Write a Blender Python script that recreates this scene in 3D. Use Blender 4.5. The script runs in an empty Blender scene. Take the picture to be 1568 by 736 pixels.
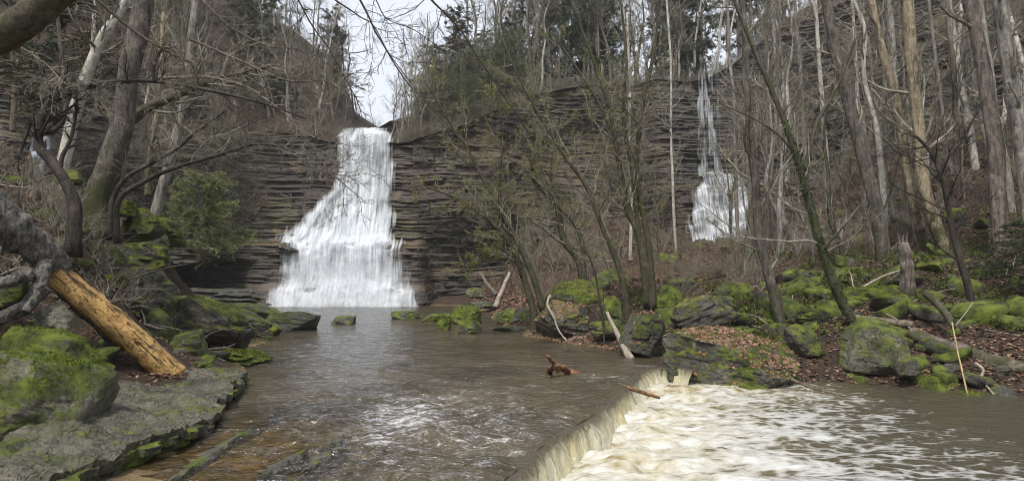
import bpy, math, random
import numpy as np
from mathutils import Vector

# ------------------------------------------------------------------ camera, world, sun, exposure
scene = bpy.context.scene
COL = scene.collection
FPX, CXP, CYP, HORIZON = 1045.33, 784.0, 368.0, 425.0
CAM = np.array([0.0, 0.0, 2.3])
PITCH = math.atan((HORIZON - CYP) / FPX)
cam_data = bpy.data.cameras.new('camera')
cam_data.lens = 24.0; cam_data.sensor_width = 36.0
cam_data.clip_start = 0.05; cam_data.clip_end = 2000
cam = bpy.data.objects.new('camera', cam_data); COL.objects.link(cam)
cam.location = CAM; cam.rotation_euler = (math.pi / 2 + PITCH, 0, 0)
scene.camera = cam

SUN_EL, SUN_AZ = math.radians(58), math.radians(200)     # azimuth clockwise from +Y
world = bpy.data.worlds.new('World'); scene.world = world; world.use_nodes = True
wn = world.node_tree; wn.nodes.clear()
sky = wn.nodes.new('ShaderNodeTexSky'); sky.sky_type = 'NISHITA'; sky.sun_disc = False
sky.sun_elevation = SUN_EL; sky.sun_rotation = SUN_AZ
sky.air_density = 1.0; sky.dust_density = 5.0; sky.ozone_density = 1.0
mixw = wn.nodes.new('ShaderNodeMixRGB'); mixw.inputs[0].default_value = 0.8
mixw.inputs[2].default_value = (6.9, 7.25, 7.9, 1)        # flat cloud deck
bg = wn.nodes.new('ShaderNodeBackground'); bg.inputs[1].default_value = 0.051
wo = wn.nodes.new('ShaderNodeOutputWorld')
wn.links.new(sky.outputs[0], mixw.inputs[1]); wn.links.new(mixw.outputs[0], bg.inputs[0])
wn.links.new(bg.outputs[0], wo.inputs[0])
sun_data = bpy.data.lights.new('sun', 'SUN'); sun_data.energy = 1.5; sun_data.angle = math.radians(14)
sun_data.color = (1.0, 0.96, 0.9)
sun = bpy.data.objects.new('sun', sun_data); COL.objects.link(sun)
sd = Vector((math.sin(SUN_AZ) * math.cos(SUN_EL), math.cos(SUN_AZ) * math.cos(SUN_EL), math.sin(SUN_EL)))
sun.rotation_euler = (-sd).to_track_quat('-Z', 'Y').to_euler()
vs = scene.view_settings
vs.view_transform = 'Standard'; vs.look = 'None'; vs.gamma = 1.0; vs.use_curve_mapping = False
vs.exposure = 1.58
scene.render.engine = 'CYCLES'
scene.cycles.use_denoising = True
scene.cycles.filter_width = 0.9
scene.cycles.max_bounces = 6; scene.cycles.diffuse_bounces = 2; scene.cycles.glossy_bounces = 2
scene.cycles.transparent_max_bounces = 12; scene.cycles.volume_bounces = 1
scene.cycles.caustics_reflective = False; scene.cycles.caustics_refractive = False

# ------------------------------------------------------------------ projection helpers
FWD = np.array([0, math.cos(PITCH), math.sin(PITCH)]); UP = np.array([0, -math.sin(PITCH), math.cos(PITCH)])
def ray(px, py):
    return FWD + np.array([1.0, 0, 0]) * ((px - CXP) / FPX) + UP * ((CYP - py) / FPX)
def W(px, py, Y):
    d = ray(px, py); return CAM + d * (Y / d[1])
def WZ(px, py, z):
    d = ray(px, py); return CAM + d * ((z - CAM[2]) / d[2])

# ------------------------------------------------------------------ noise
def _hash(ix, iy, iz, seed):
    h = (ix * 374761393 + iy * 668265263 + iz * 2147483647 + seed * 144665 * 31) & 0xffffffff
    h = ((h ^ (h >> 13)) * 1274126177) & 0xffffffff
    h = ((h ^ (h >> 16)) * 2246822519) & 0xffffffff
    return ((h ^ (h >> 15)) & 0xffff) / 65535.0
def vnoise(p, seed=0):
    p = np.asarray(p, float); i = np.floor(p).astype(np.int64); f = p - i; f = f * f * (3 - 2 * f)
    x, y, z = i[..., 0], i[..., 1], i[..., 2]; fx, fy, fz = f[..., 0], f[..., 1], f[..., 2]
    r = 0
    for a in (0, 1):
        for b in (0, 1):
            for c in (0, 1):
                r = r + _hash(x + a, y + b, z + c, seed) * (fx if a else 1 - fx) * (fy if b else 1 - fy) * (fz if c else 1 - fz)
    return r * 2 - 1
def fbm(p, oct=4, seed=0, gain=0.5):
    p = np.asarray(p, float); r = 0; a = 1; s = 0
    for o in range(oct):
        r = r + a * vnoise(p * (2.03 ** o) + o * 17.3, seed + o); s += a; a *= gain
    return r / s
def P3(x, y, z=None):
    x = np.asarray(x, float); y = np.asarray(y, float)
    z = np.zeros_like(x) if z is None else np.asarray(z, float)
    return np.stack(np.broadcast_arrays(x, y, z), -1)
def smooth(a, b, x):
    t = np.clip((np.asarray(x, float) - a) / (b - a), 0, 1); return t * t * (3 - 2 * t)

# ------------------------------------------------------------------ mesh helpers
def new_mesh(name, verts, quads=None, tris=None, smooth_shade=True, attrs=None, uv=None):
    verts = np.asarray(verts, np.float32).reshape(-1, 3)
    me = bpy.data.meshes.new(name)
    q = np.zeros((0, 4), np.int32) if quads is None else np.asarray(quads, np.int32).reshape(-1, 4)
    t = np.zeros((0, 3), np.int32) if tris is None else np.asarray(tris, np.int32).reshape(-1, 3)
    me.vertices.add(len(verts)); me.vertices.foreach_set('co', verts.ravel())
    li = np.concatenate([q.ravel(), t.ravel()])
    me.loops.add(len(li)); me.loops.foreach_set('vertex_index', li)
    n = len(q) + len(t)
    me.polygons.add(n)
    ls = np.concatenate([np.arange(len(q)) * 4, len(q) * 4 + np.arange(len(t)) * 3]).astype(np.int32)
    me.polygons.foreach_set('loop_start', ls)
    me.polygons.foreach_set('use_smooth', np.full(n, smooth_shade))
    me.update(calc_edges=True)
    for k, v in (attrs or {}).items():
        a = me.attributes.new(k, 'FLOAT', 'POINT'); a.data.foreach_set('value', np.asarray(v, np.float32).ravel())
    if uv is not None:
        l = me.uv_layers.new(name='UVMap'); l.data.foreach_set('uv', np.asarray(uv, np.float32).reshape(-1, 2)[li].ravel())
    return me
def grid_quads(nr, nc):
    i = np.arange(nr - 1)[:, None] * nc + np.arange(nc - 1)[None]
    return np.stack([i, i + 1, i + nc + 1, i + nc], -1).reshape(-1, 4)
def obj(name, me, material=None, parent=None, loc=None, **props):
    o = bpy.data.objects.new(name, me); COL.objects.link(o)
    if material is not None and me is not None and len(me.materials) == 0: me.materials.append(material)
    if parent is not None: o.parent = parent
    if loc is not None: o.location = loc
    for k, v in props.items(): o[k] = v
    return o
def thing(name, label, cat, loc=(0, 0, 0), group=None):
    o = obj(name, None, loc=tuple(loc), label=label, category=cat)
    if group: o['group'] = group
    return o
def tag(o, label, cat, group=None):
    o['label'] = label; o['category'] = cat
    if group: o['group'] = group
    return o
class MB:
    def __init__(s): s.v = []; s.q = []; s.t = []; s.n = 0
    def add(s, v, q=None, t=None):
        v = np.asarray(v, float).reshape(-1, 3)
        if q is not None and len(q): s.q.append(np.asarray(q).reshape(-1, 4) + s.n)
        if t is not None and len(t): s.t.append(np.asarray(t).reshape(-1, 3) + s.n)
        s.v.append(v); s.n += len(v)
    def mesh(s, name, off=(0, 0, 0), smooth_shade=True):
        v = np.concatenate(s.v) - np.asarray(off) if s.v else np.zeros((0, 3))
        return new_mesh(name, v, np.concatenate(s.q) if s.q else None, np.concatenate(s.t) if s.t else None, smooth_shade)
def nrm(v): return v / (np.linalg.norm(v, axis=-1, keepdims=True) + 1e-9)
def tubes(mb, pts, rad, sides=3, rough=0.0, seed=0, cap=False, ridge=0.0):
    pts = np.asarray(pts, float); rad = np.asarray(rad, float)
    if pts.ndim == 2: pts = pts[None]; rad = rad[None]
    N, Pn, _ = pts.shape
    if N == 0: return
    t = nrm(np.gradient(pts, axis=1))
    ref = np.where(np.abs(t[:, :1, 2:3]) < 0.8, np.array([0, 0, 1.0]), np.array([1.0, 0.1, 0]))
    n = nrm(ref - (ref * t).sum(-1, keepdims=True) * t); b = np.cross(t, n)
    a = np.arange(sides) / sides * 2 * math.pi
    r = np.repeat(rad[..., None], sides, -1)
    if rough:
        ring = np.stack([np.cos(a), np.sin(a)], -1)
        q = np.concatenate([np.broadcast_to(ring * 1.6, (N, Pn, sides, 2)),
                            np.broadcast_to(np.linspace(0, Pn * 0.45, Pn)[None, :, None, None], (N, Pn, sides, 1))], -1)
        r = r * (1 + rough * fbm(q + seed * 3.7, 3, seed))
        if ridge: r = r * (1 + ridge * fbm(q * np.array([3.2, 3.2, 1.1]) + seed, 3, seed + 5))
    v = pts[:, :, None] + r[..., None] * (np.cos(a)[:, None] * n[:, :, None] + np.sin(a)[:, None] * b[:, :, None])
    idx = np.arange(N * Pn * sides).reshape(N, Pn, sides)
    q = np.stack([idx[:, :-1], np.roll(idx[:, :-1], -1, 2), np.roll(idx[:, 1:], -1, 2), idx[:, 1:]], -1).reshape(-1, 4)
    tr = None
    if cap:
        tr = []
        for k in range(N):
            for row, fl in ((0, 1), (Pn - 1, 0)):
                f = idx[k, row]
                for j in range(1, sides - 1): tr.append((f[0], f[j + 1], f[j]) if fl else (f[0], f[j], f[j + 1]))
    mb.add(v, q, tr)
def spline(pts, n):
    p = np.asarray(pts, float); p = np.vstack([2 * p[0] - p[1], p, 2 * p[-1] - p[-2]])
    m = len(p) - 3; u = np.linspace(0, m - 1e-6, n); i = u.astype(int); f = (u - i)[:, None]
    a, b, c, d = p[i], p[i + 1], p[i + 2], p[i + 3]
    return 0.5 * (2 * b + (c - a) * f + (2 * a - 5 * b + 4 * c - d) * f ** 2 + (3 * b - a - 3 * c + d) * f ** 3)

def ico(sub):
    import bmesh
    bm = bmesh.new(); bmesh.ops.create_icosphere(bm, subdivisions=sub, radius=1)
    v = np.array([x.co[:] for x in bm.verts]); f = np.array([[y.index for y in x.verts] for x in bm.faces]); bm.free(); return v, f
ICO = {s: ico(s) for s in (2, 3, 4, 5)}

# ------------------------------------------------------------------ materials
class NT:
    def __init__(s, name):
        s.m = bpy.data.materials.new(name); s.m.use_nodes = True; s.t = s.m.node_tree; s.t.nodes.clear()
        s.out = s.n('ShaderNodeOutputMaterial')
    def n(s, ty, **kw):
        x = s.t.nodes.new(ty)
        for k, v in kw.items(): setattr(x, k, v)
        return x
    def set(s, sock, v):
        if isinstance(v, bpy.types.NodeSocket): s.t.links.new(v, sock)
        elif v is not None:
            if isinstance(v, (tuple, list)) and len(v) == 3 and sock.type == 'RGBA': v = (*v, 1)
            sock.default_value = v
    def coord(s, kind='Object', scale=(1, 1, 1)):
        c = s.n('ShaderNodeTexCoord'); m = s.n('ShaderNodeMapping'); m.inputs['Scale'].default_value = scale
        s.t.links.new(c.outputs[kind], m.inputs['Vector']); return m.outputs[0]
    def pos(s, scale=(1, 1, 1)):
        g = s.n('ShaderNodeNewGeometry'); m = s.n('ShaderNodeMapping'); m.inputs['Scale'].default_value = scale
        s.t.links.new(g.outputs['Position'], m.inputs['Vector']); return m.outputs[0]
    def noise(s, vec, scale=1, detail=4, rough=0.55, dist=0.0):
        x = s.n('ShaderNodeTexNoise'); s.set(x.inputs['Vector'], vec); x.inputs['Scale'].default_value = scale
        x.inputs['Detail'].default_value = detail; x.inputs['Roughness'].default_value = rough; x.inputs['Distortion'].default_value = dist
        return x.outputs['Fac']
    def voro(s, vec, scale=1, feature='F1', out='Distance'):
        x = s.n('ShaderNodeTexVoronoi'); x.feature = feature; s.set(x.inputs['Vector'], vec); x.inputs['Scale'].default_value = scale
        return x.outputs[out]
    def ramp(s, fac, stops):
        x = s.n('ShaderNodeValToRGB'); s.set(x.inputs[0], fac); e = x.color_ramp.elements
        while len(e) < len(stops): e.new(0.5)
        for el, (p, c) in zip(e, stops):
            el.position = p; el.color = (c, c, c, 1) if not isinstance(c, tuple) else (*c, 1)
        return x.outputs[0]
    def mix(s, f, a, b, mode='MIX'):
        x = s.n('ShaderNodeMixRGB'); x.blend_type = mode
        s.set(x.inputs[0], f); s.set(x.inputs[1], a); s.set(x.inputs[2], b); return x.outputs[0]
    def math(s, op, a, b=0.0, clamp=False):
        x = s.n('ShaderNodeMath'); x.operation = op; x.use_clamp = clamp
        s.set(x.inputs[0], a); s.set(x.inputs[1], b); return x.outputs[0]
    def attr(s, name, kind='GEOMETRY'):
        x = s.n('ShaderNodeAttribute'); x.attribute_name = name; x.attribute_type = kind; return x.outputs['Fac']
    def bump(s, h, strength=0.5, dist=0.05, normal=None):
        x = s.n('ShaderNodeBump'); x.inputs['Strength'].default_value = strength; x.inputs['Distance'].default_value = dist
        s.set(x.inputs['Height'], h)
        if normal is not None: s.set(x.inputs['Normal'], normal)
        return x.outputs[0]
    def sep(s, v):
        x = s.n('ShaderNodeSeparateXYZ'); s.set(x.inputs[0], v); return x.outputs
    def normal(s): return s.n('ShaderNodeNewGeometry').outputs['Normal']
    def principled(s, color, rough=0.8, spec=0.3, normal=None):
        x = s.n('ShaderNodeBsdfPrincipled'); s.set(x.inputs['Base Color'], color); s.set(x.inputs['Roughness'], rough)
        s.set(x.inputs['Specular IOR Level'], spec)
        if normal is not None: s.set(x.inputs['Normal'], normal)
        return x.outputs[0]
    def done(s, shader):
        s.t.links.new(shader, s.out.inputs['Surface']); return s.m
    def mixs(s, f, a, b):
        x = s.n('ShaderNodeMixShader'); s.set(x.inputs[0], f); s.t.links.new(a, x.inputs[1]); s.t.links.new(b, x.inputs[2]); return x.outputs[0]

MOSS_A, MOSS_B = (0.020, 0.028, 0.006), (0.175, 0.215, 0.02)
def rock_mat(name, dark, light, wet=0.45, flaky=False):
    k = NT(name); p = k.pos(); o = k.coord('Object')
    n1 = k.noise(p, 1.3, 6, 0.65); n2 = k.noise(p, 9, 5, 0.7); n3 = k.noise(p, 38, 3, 0.6)
    col = k.mix(k.ramp(n1, [(0.3, 0.0), (0.7, 1.0)]), dark, light)
    col = k.mix(k.ramp(n2, [(0.35, 0.75), (0.5, 0.0)]), col, tuple(c * 0.35 for c in dark))
    cr_ = k.ramp(k.voro(k.mix(0.35, p, k.n('ShaderNodeTexNoise').outputs['Color'], 'ADD'), 2.3, 'DISTANCE_TO_EDGE'), [(0.0, 0.5), (0.03, 0.0)])
    col = k.mix(cr_, col, (0.012, 0.011, 0.009))
    lich = k.ramp(k.noise(p, 4.5, 3), [(0.6, 0.0), (0.68, 0.6)])
    col = k.mix(lich, col, tuple(min(1, c * 1.5) for c in light))
    nz = k.sep(k.normal())[2]
    m = k.math('ADD', k.math('MULTIPLY', nz, 0.42), k.math('MULTIPLY', k.math('ADD', k.noise(p, 1.7, 5, 0.65), -0.5), 2.2))
    m = k.math('ADD', m, k.math('MULTIPLY', k.math('ADD', n2, -0.5), 0.8))
    m = k.math('ADD', m, k.math('ADD', k.attr('moss', 'OBJECT'), -0.66))
    mf = k.ramp(m, [(0.0, 0.0), (0.3, 0.95)])
    mc = k.mix(k.ramp(k.noise(p, 3.1, 4), [(0.35, 0.0), (0.65, 1.0)]), MOSS_A, MOSS_B)
    mc = k.mix(k.ramp(n3, [(0.3, 0.7), (0.55, 0.0)]), mc, (0.02, 0.032, 0.006))
    col = k.mix(mf, col, mc)
    h = k.math('ADD', k.math('MULTIPLY', n2, 0.8), k.math('MULTIPLY', n3, 0.5))
    h = k.math('ADD', h, k.math('MULTIPLY', mf, k.math('MULTIPLY', k.noise(p, 70, 3), 0.9)))
    b = k.bump(h, 0.9, 0.06)
    rr = k.math('ADD', k.math('MULTIPLY', mf, 0.4), wet)
    return k.done(k.principled(col, rr, 0.35, b))
def bark_mat(name, a, b, moss=0.3, grain=(6, 6, 1.2), mosscol=(0.04, 0.046, 0.016), bumpd=0.04, mossz=None):
    k = NT(name); o = k.coord('Object', grain); p = k.coord('Object')
    n1 = k.noise(o, 1.0, 6, 0.75, 0.6); n2 = k.noise(p, 1.6, 6, 0.7); n3 = k.noise(p, 22, 3)
    col = k.mix(k.ramp(n1, [(0.38, 0.0), (0.62, 1.0)]), a, b)
    col = k.mix(k.ramp(k.noise(p, 3.5, 4, 0.6), [(0.52, 0.0), (0.66, 0.5)]), col, tuple(min(1, c * 1.5) for c in b))
    col = k.mix(k.ramp(n3, [(0.35, 0.55), (0.5, 0.0)]), col, tuple(c * 0.4 for c in a))
    m = k.math('ADD', k.math('MULTIPLY', k.math('ADD', n2, -0.5), 2.6), moss)
    if mossz is not None:
        z = k.sep(p)[2]
        m = k.math('ADD', m, k.math('MAXIMUM', k.math('MINIMUM', k.math('MULTIPLY', k.math('SUBTRACT', mossz, z), 0.3), 0.75), -0.3))
    col = k.mix(k.ramp(m, [(0.0, 0.0), (0.35, 0.85)]), col, k.mix(n3, tuple(c * 0.5 for c in mosscol), tuple(c * 1.5 for c in mosscol)))
    return k.done(k.principled(col, 0.85, 0.2, k.bump(k.math('ADD', n1, k.math('MULTIPLY', n3, 0.4)), 0.9, bumpd)))
def leaf_mat(name, cols, trans=0.25):
    k = NT(name); p = k.pos((7, 7, 7)); w = k.voro(p, 1.7, 'F1', 'Color')
    s = k.sep(w)[0]
    st = [(i / max(1, len(cols) - 1), c) for i, c in enumerate(cols)]
    col = k.ramp(s, st)
    a = k.principled(col, 0.7, 0.2); t = k.n('ShaderNodeBsdfTranslucent'); k.set(t.inputs[0], col)
    return k.done(k.mixs(trans, a, t.outputs[0]))

M = {}
M['rock'] = rock_mat('rock', (0.028, 0.026, 0.021), (0.125, 0.116, 0.092))
M['rock_dark'] = rock_mat('rock_dark', (0.03, 0.029, 0.026), (0.10, 0.095, 0.08), 0.35)
M['rock_pale'] = rock_mat('rock_pale', (0.06, 0.057, 0.042), (0.23, 0.215, 0.16), 0.45)
M['shelf_rock'] = rock_mat('shelf_rock', (0.036, 0.034, 0.024), (0.135, 0.127, 0.09), 0.28)
M['bark'] = bark_mat('bark', (0.07, 0.056, 0.042), (0.18, 0.15, 0.115), -0.45)
M['bark_mossy'] = bark_mat('bark_mossy', (0.03, 0.026, 0.019), (0.10, 0.085, 0.062), 0.15)
M['bark_dark'] = bark_mat('bark_dark', (0.02, 0.017, 0.014), (0.065, 0.055, 0.045), -0.3)
M['bark_pale'] = bark_mat('bark_pale', (0.24, 0.225, 0.19), (0.48, 0.46, 0.40), -0.6)
M['bark_grey'] = bark_mat('bark_grey', (0.08, 0.073, 0.062), (0.27, 0.25, 0.215), -0.35, mossz=1.5)
M['bark_tan'] = bark_mat('bark_tan', (0.10, 0.08, 0.052), (0.31, 0.26, 0.175), -0.3, mossz=3.0)
M['bark_red'] = bark_mat('bark_red', (0.055, 0.045, 0.038), (0.20, 0.165, 0.14), -0.5, mossz=2.0)
M['bark_base'] = bark_mat('bark_base', (0.034, 0.030, 0.025), (0.14, 0.123, 0.102), -0.25, mossz=2.2)
M['twig'] = bark_mat('twig', (0.10, 0.092, 0.07), (0.27, 0.245, 0.19), -0.5)
M['twig_pale'] = bark_mat('twig_pale', (0.17, 0.155, 0.13), (0.34, 0.31, 0.26), -0.8)
M['twig_dark'] = bark_mat('twig_dark', (0.018, 0.015, 0.013), (0.05, 0.042, 0.035), -0.5)
M['brush'] = bark_mat('brush', (0.085, 0.078, 0.06), (0.23, 0.205, 0.155), -.5)
M['twig_red'] = bark_mat('twig_red', (0.10, 0.072, 0.052), (0.24, 0.18, 0.135), -0.8)
M['deadwood'] = bark_mat('deadwood', (0.16, 0.13, 0.10), (0.38, 0.33, 0.27), -0.9, grain=(14, 14, 2.5), bumpd=0.02)
M['straw'] = bark_mat('straw', (0.20, 0.15, 0.07), (0.40, 0.31, 0.15), -2, grain=(14, 14, 2), bumpd=0.01)
M['wet_wood'] = bark_mat('wet_wood', (0.06, 0.032, 0.018), (0.26, 0.14, 0.07), -2, grain=(10, 10, 10), bumpd=0.01)
M['char'] = bark_mat('char', (0.04, 0.037, 0.033), (0.24, 0.225, 0.20), -0.6, grain=(12, 12, 5), bumpd=0.08)
M['needles'] = leaf_mat('needles', [(0.022, 0.038, 0.015), (0.045, 0.07, 0.028), (0.075, 0.10, 0.045)])
M['needles_pale'] = leaf_mat('needles_pale', [(0.05, 0.07, 0.03), (0.09, 0.12, 0.05), (0.13, 0.15, 0.07)])
M['needles_brown'] = leaf_mat('needles_brown', [(0.04, 0.045, 0.02), (0.08, 0.075, 0.035), (0.10, 0.07, 0.04)])
M['buds'] = leaf_mat('buds', [(0.12, 0.14, 0.03), (0.22, 0.24, 0.06), (0.28, 0.25, 0.09)], 0.4)
M['ivy'] = leaf_mat('ivy', [(0.012, 0.03, 0.008), (0.03, 0.06, 0.014), (0.06, 0.10, 0.03)])
M['herb'] = leaf_mat('herb', [(0.03, 0.045, 0.012), (0.075, 0.10, 0.022), (0.15, 0.17, 0.035)], 0.35)
M['mossblade'] = leaf_mat('mossblade', [(0.045, 0.065, 0.008), (0.10, 0.14, 0.014), (0.19, 0.23, 0.025)], 0.3)
M['litter'] = leaf_mat('litter', [(0.06, 0.032, 0.018), (0.17, 0.085, 0.05), (0.24, 0.13, 0.085), (0.30, 0.20, 0.14), (0.10, 0.06, 0.045), (0.22, 0.15, 0.12)], 0.1)
def ground_mat():
    k = NT('forest_floor'); p = k.pos()
    n1 = k.noise(p, 0.35, 5, 0.6); n2 = k.noise(p, 2.2, 5, 0.7); n3 = k.noise(p, 14, 4, 0.7)
    col = k.ramp(n3, [(0.28, (0.012, 0.009, 0.007)), (0.45, (0.045, 0.029, 0.020)), (0.58, (0.10, 0.064, 0.044)), (0.75, (0.17, 0.118, 0.09))])
    soil = k.ramp(n2, [(0.42, 0.8), (0.58, 0.0)])
    col = k.mix(soil, col, (0.03, 0.024, 0.018))
    mo = k.math('ADD', k.math('MULTIPLY', n1, 0.7), k.math('MULTIPLY', n2, 0.5))
    mo = k.math('ADD', mo, k.attr('green'))
    mf = k.ramp(mo, [(0.72, 0.0), (0.82, 0.85)])
    col = k.mix(mf, col, k.mix(n3, (0.03, 0.045, 0.008), (0.15, 0.19, 0.03)))
    bed = k.attr('bed')
    col = k.mix(bed, col, k.ramp(n2, [(0.3, (0.13, 0.095, 0.045)), (0.6, (0.31, 0.235, 0.115)), (0.8, (0.20, 0.175, 0.105))]))
    b = k.bump(k.math('ADD', n3, k.math('MULTIPLY', n2, 0.7)), 1.0, 0.12)
    return k.done(k.principled(col, 0.85, 0.2, b))
M['ground'] = ground_mat()
def cliff_mat():
    k = NT('cliff_shale'); p = k.pos(); st = k.pos((0.12, 0.12, 2.6)); st2 = k.pos((0.5, 0.5, 8))
    a = k.noise(st, 1.0, 5, 0.7, 0.3); b = k.noise(st2, 1.0, 4, 0.65); n2 = k.noise(p, 0.35, 5, 0.6); n3 = k.noise(p, 5, 4, 0.7)
    col = k.ramp(a, [(0.3, (0.013, 0.013, 0.013)), (0.48, (0.036, 0.034, 0.032)), (0.62, (0.082, 0.074, 0.062)), (0.74, (0.032, 0.029, 0.027))])
    col = k.mix(k.ramp(b, [(0.35, 0.75), (0.55, 0.0)]), col, (0.018, 0.017, 0.018))
    vj = k.noise(k.pos((1.6, 1.6, 0.35)), 1.0, 5, 0.7)
    col = k.mix(k.ramp(vj, [(0.36, 0.8), (0.46, 0.0)]), col, (0.014, 0.013, 0.013))
    col = k.mix(k.ramp(k.noise(p, 0.13, 4, 0.6), [(0.48, 0.0), (0.68, 0.4)]), col, (0.095, 0.074, 0.054))
    col = k.mix(k.ramp(n2, [(0.60, 0.0), (0.70, 0.6)]), col, (0.22, 0.16, 0.09))
    col = k.mix(k.ramp(n3, [(0.57, 0.0), (0.72, 0.4)]), col, (0.17, 0.155, 0.13))
    nz = k.sep(k.normal())[2]
    m = k.math('ADD', k.math('MULTIPLY', nz, 0.35), k.math('MULTIPLY', k.noise(p, 0.5, 5, 0.7), 1.0))
    mf = k.ramp(m, [(0.68, 0.0), (0.82, 0.8)])
    col = k.mix(mf, col, k.mix(n3, (0.03, 0.04, 0.012), (0.11, 0.13, 0.03)))
    br = k.ramp(k.math('ADD', k.math('MULTIPLY', nz, 0.5), k.math('MULTIPLY', k.noise(p, 0.22, 4, 0.6), 1.0)), [(0.62, 0.0), (0.85, 0.75)])
    col = k.mix(br, col, k.mix(n3, (0.04, 0.028, 0.02), (0.13, 0.085, 0.06)))
    bp = k.bump(k.math('ADD', k.math('MULTIPLY', b, 1.0), k.math('MULTIPLY', n3, 0.6)), 0.8, 0.15)
    return k.done(k.principled(col, 0.6, 0.35, bp))
M['cliff'] = cliff_mat()
def fall_mat(name, sx, sy, lo, hi, col=(0.80, 0.83, 0.86), shade=(0.55, 0.6, 0.65)):
    k = NT(name); u = k.coord('UV', (sx, sy, 1)); u2 = k.coord('UV', (sx * 2.6, sy * 1.5, 1)); u3 = k.coord('UV', (0.5, 0.3, 1))
    a = k.noise(u, 1.0, 5, 0.6, 0.25); b = k.noise(u2, 1.0, 4, 0.6); c = k.noise(u3, 1.0, 3)
    f = k.math('ADD', k.math('MULTIPLY', a, 0.6), k.math('MULTIPLY', b, 0.4))
    f = k.math('ADD', f, k.math('MULTIPLY', k.math('ADD', c, -0.5), 0.35))
    f = k.math('ADD', f, k.math('ADD', k.attr('dens'), -0.5))
    al = k.ramp(f, [(lo, 0.0), (hi, 1.0)])
    colr = k.mix(k.ramp(b, [(0.35, 0.0), (0.6, 1.0)]), shade, col)
    d = k.n('ShaderNodeBsdfDiffuse'); k.set(d.inputs[0], colr); k.set(d.inputs['Normal'], k.bump(f, 0.6, 0.25))
    t = k.n('ShaderNodeBsdfTranslucent'); k.set(t.inputs[0], col)
    tr = k.n('ShaderNodeBsdfTransparent')
    return k.done(k.mixs(al, tr.outputs[0], k.mixs(0.3, d.outputs[0], t.outputs[0])))
M['fall'] = fall_mat('falling_water', 2.0, 0.16, 0.32, 0.66)
M['fall_veil'] = fall_mat('falling_spray', 1.8, 0.6, 0.46, 0.95)
M['fall_thin'] = fall_mat('thin_falling_water', 4.5, 0.28, 0.42, 0.9)
def water_mat():
    k = NT('pool_water'); p = k.pos((0.75, 1.6, 1)); p2 = k.pos()
    h = k.math('ADD', k.math('MULTIPLY', k.noise(p, 1.6, 4, 0.55, 0.5), 0.8), k.math('MULTIPLY', k.noise(p, 7, 3, 0.55, 0.6), 0.28))
    amp = k.attr('chop')
    nb = k.n('ShaderNodeBump'); k.set(nb.inputs['Strength'], amp); nb.inputs['Distance'].default_value = 0.22; k.set(nb.inputs['Height'], h)
    nrm_ = nb.outputs[0]
    murk = k.attr('murk')
    silt = k.mix(k.ramp(k.noise(p2, 0.5, 4), [(0.35, 0.0), (0.7, 1.0)]), (0.040, 0.031, 0.018), (0.080, 0.063, 0.037))
    body = k.n('ShaderNodeBsdfDiffuse'); k.set(body.inputs[0], silt)
    tr = k.n('ShaderNodeBsdfTransparent'); k.set(tr.inputs[0], (0.9, 0.81, 0.58, 1))
    under = k.mixs(murk, tr.outputs[0], body.outputs[0])
    gl = k.n('ShaderNodeBsdfGlossy'); gl.inputs['Roughness'].default_value = 0.09; k.set(gl.inputs['Color'], (0.95, 0.97, 1, 1)); k.set(gl.inputs['Normal'], nrm_)
    fr = k.n('ShaderNodeFresnel'); fr.inputs['IOR'].default_value = 1.45; k.set(fr.inputs['Normal'], nrm_)
    w = k.mixs(fr.outputs[0], under, gl.outputs[0])
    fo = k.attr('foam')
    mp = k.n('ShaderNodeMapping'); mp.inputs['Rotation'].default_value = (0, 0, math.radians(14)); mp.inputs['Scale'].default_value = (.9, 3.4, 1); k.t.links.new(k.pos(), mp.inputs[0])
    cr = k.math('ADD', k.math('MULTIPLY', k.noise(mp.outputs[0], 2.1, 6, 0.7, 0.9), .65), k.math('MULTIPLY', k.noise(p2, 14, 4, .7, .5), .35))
    ff = k.ramp(k.math('ADD', cr, k.math('ADD', fo, -0.5)), [(0.50, 0.0), (0.585, 0.32), (0.70, 0.9)])  # white streaks: real foam plus sky glints on ripples, painted as colour
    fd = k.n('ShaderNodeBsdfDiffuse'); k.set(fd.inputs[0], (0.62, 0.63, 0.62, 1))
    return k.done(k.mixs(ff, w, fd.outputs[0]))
M['water'] = water_mat()
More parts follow.
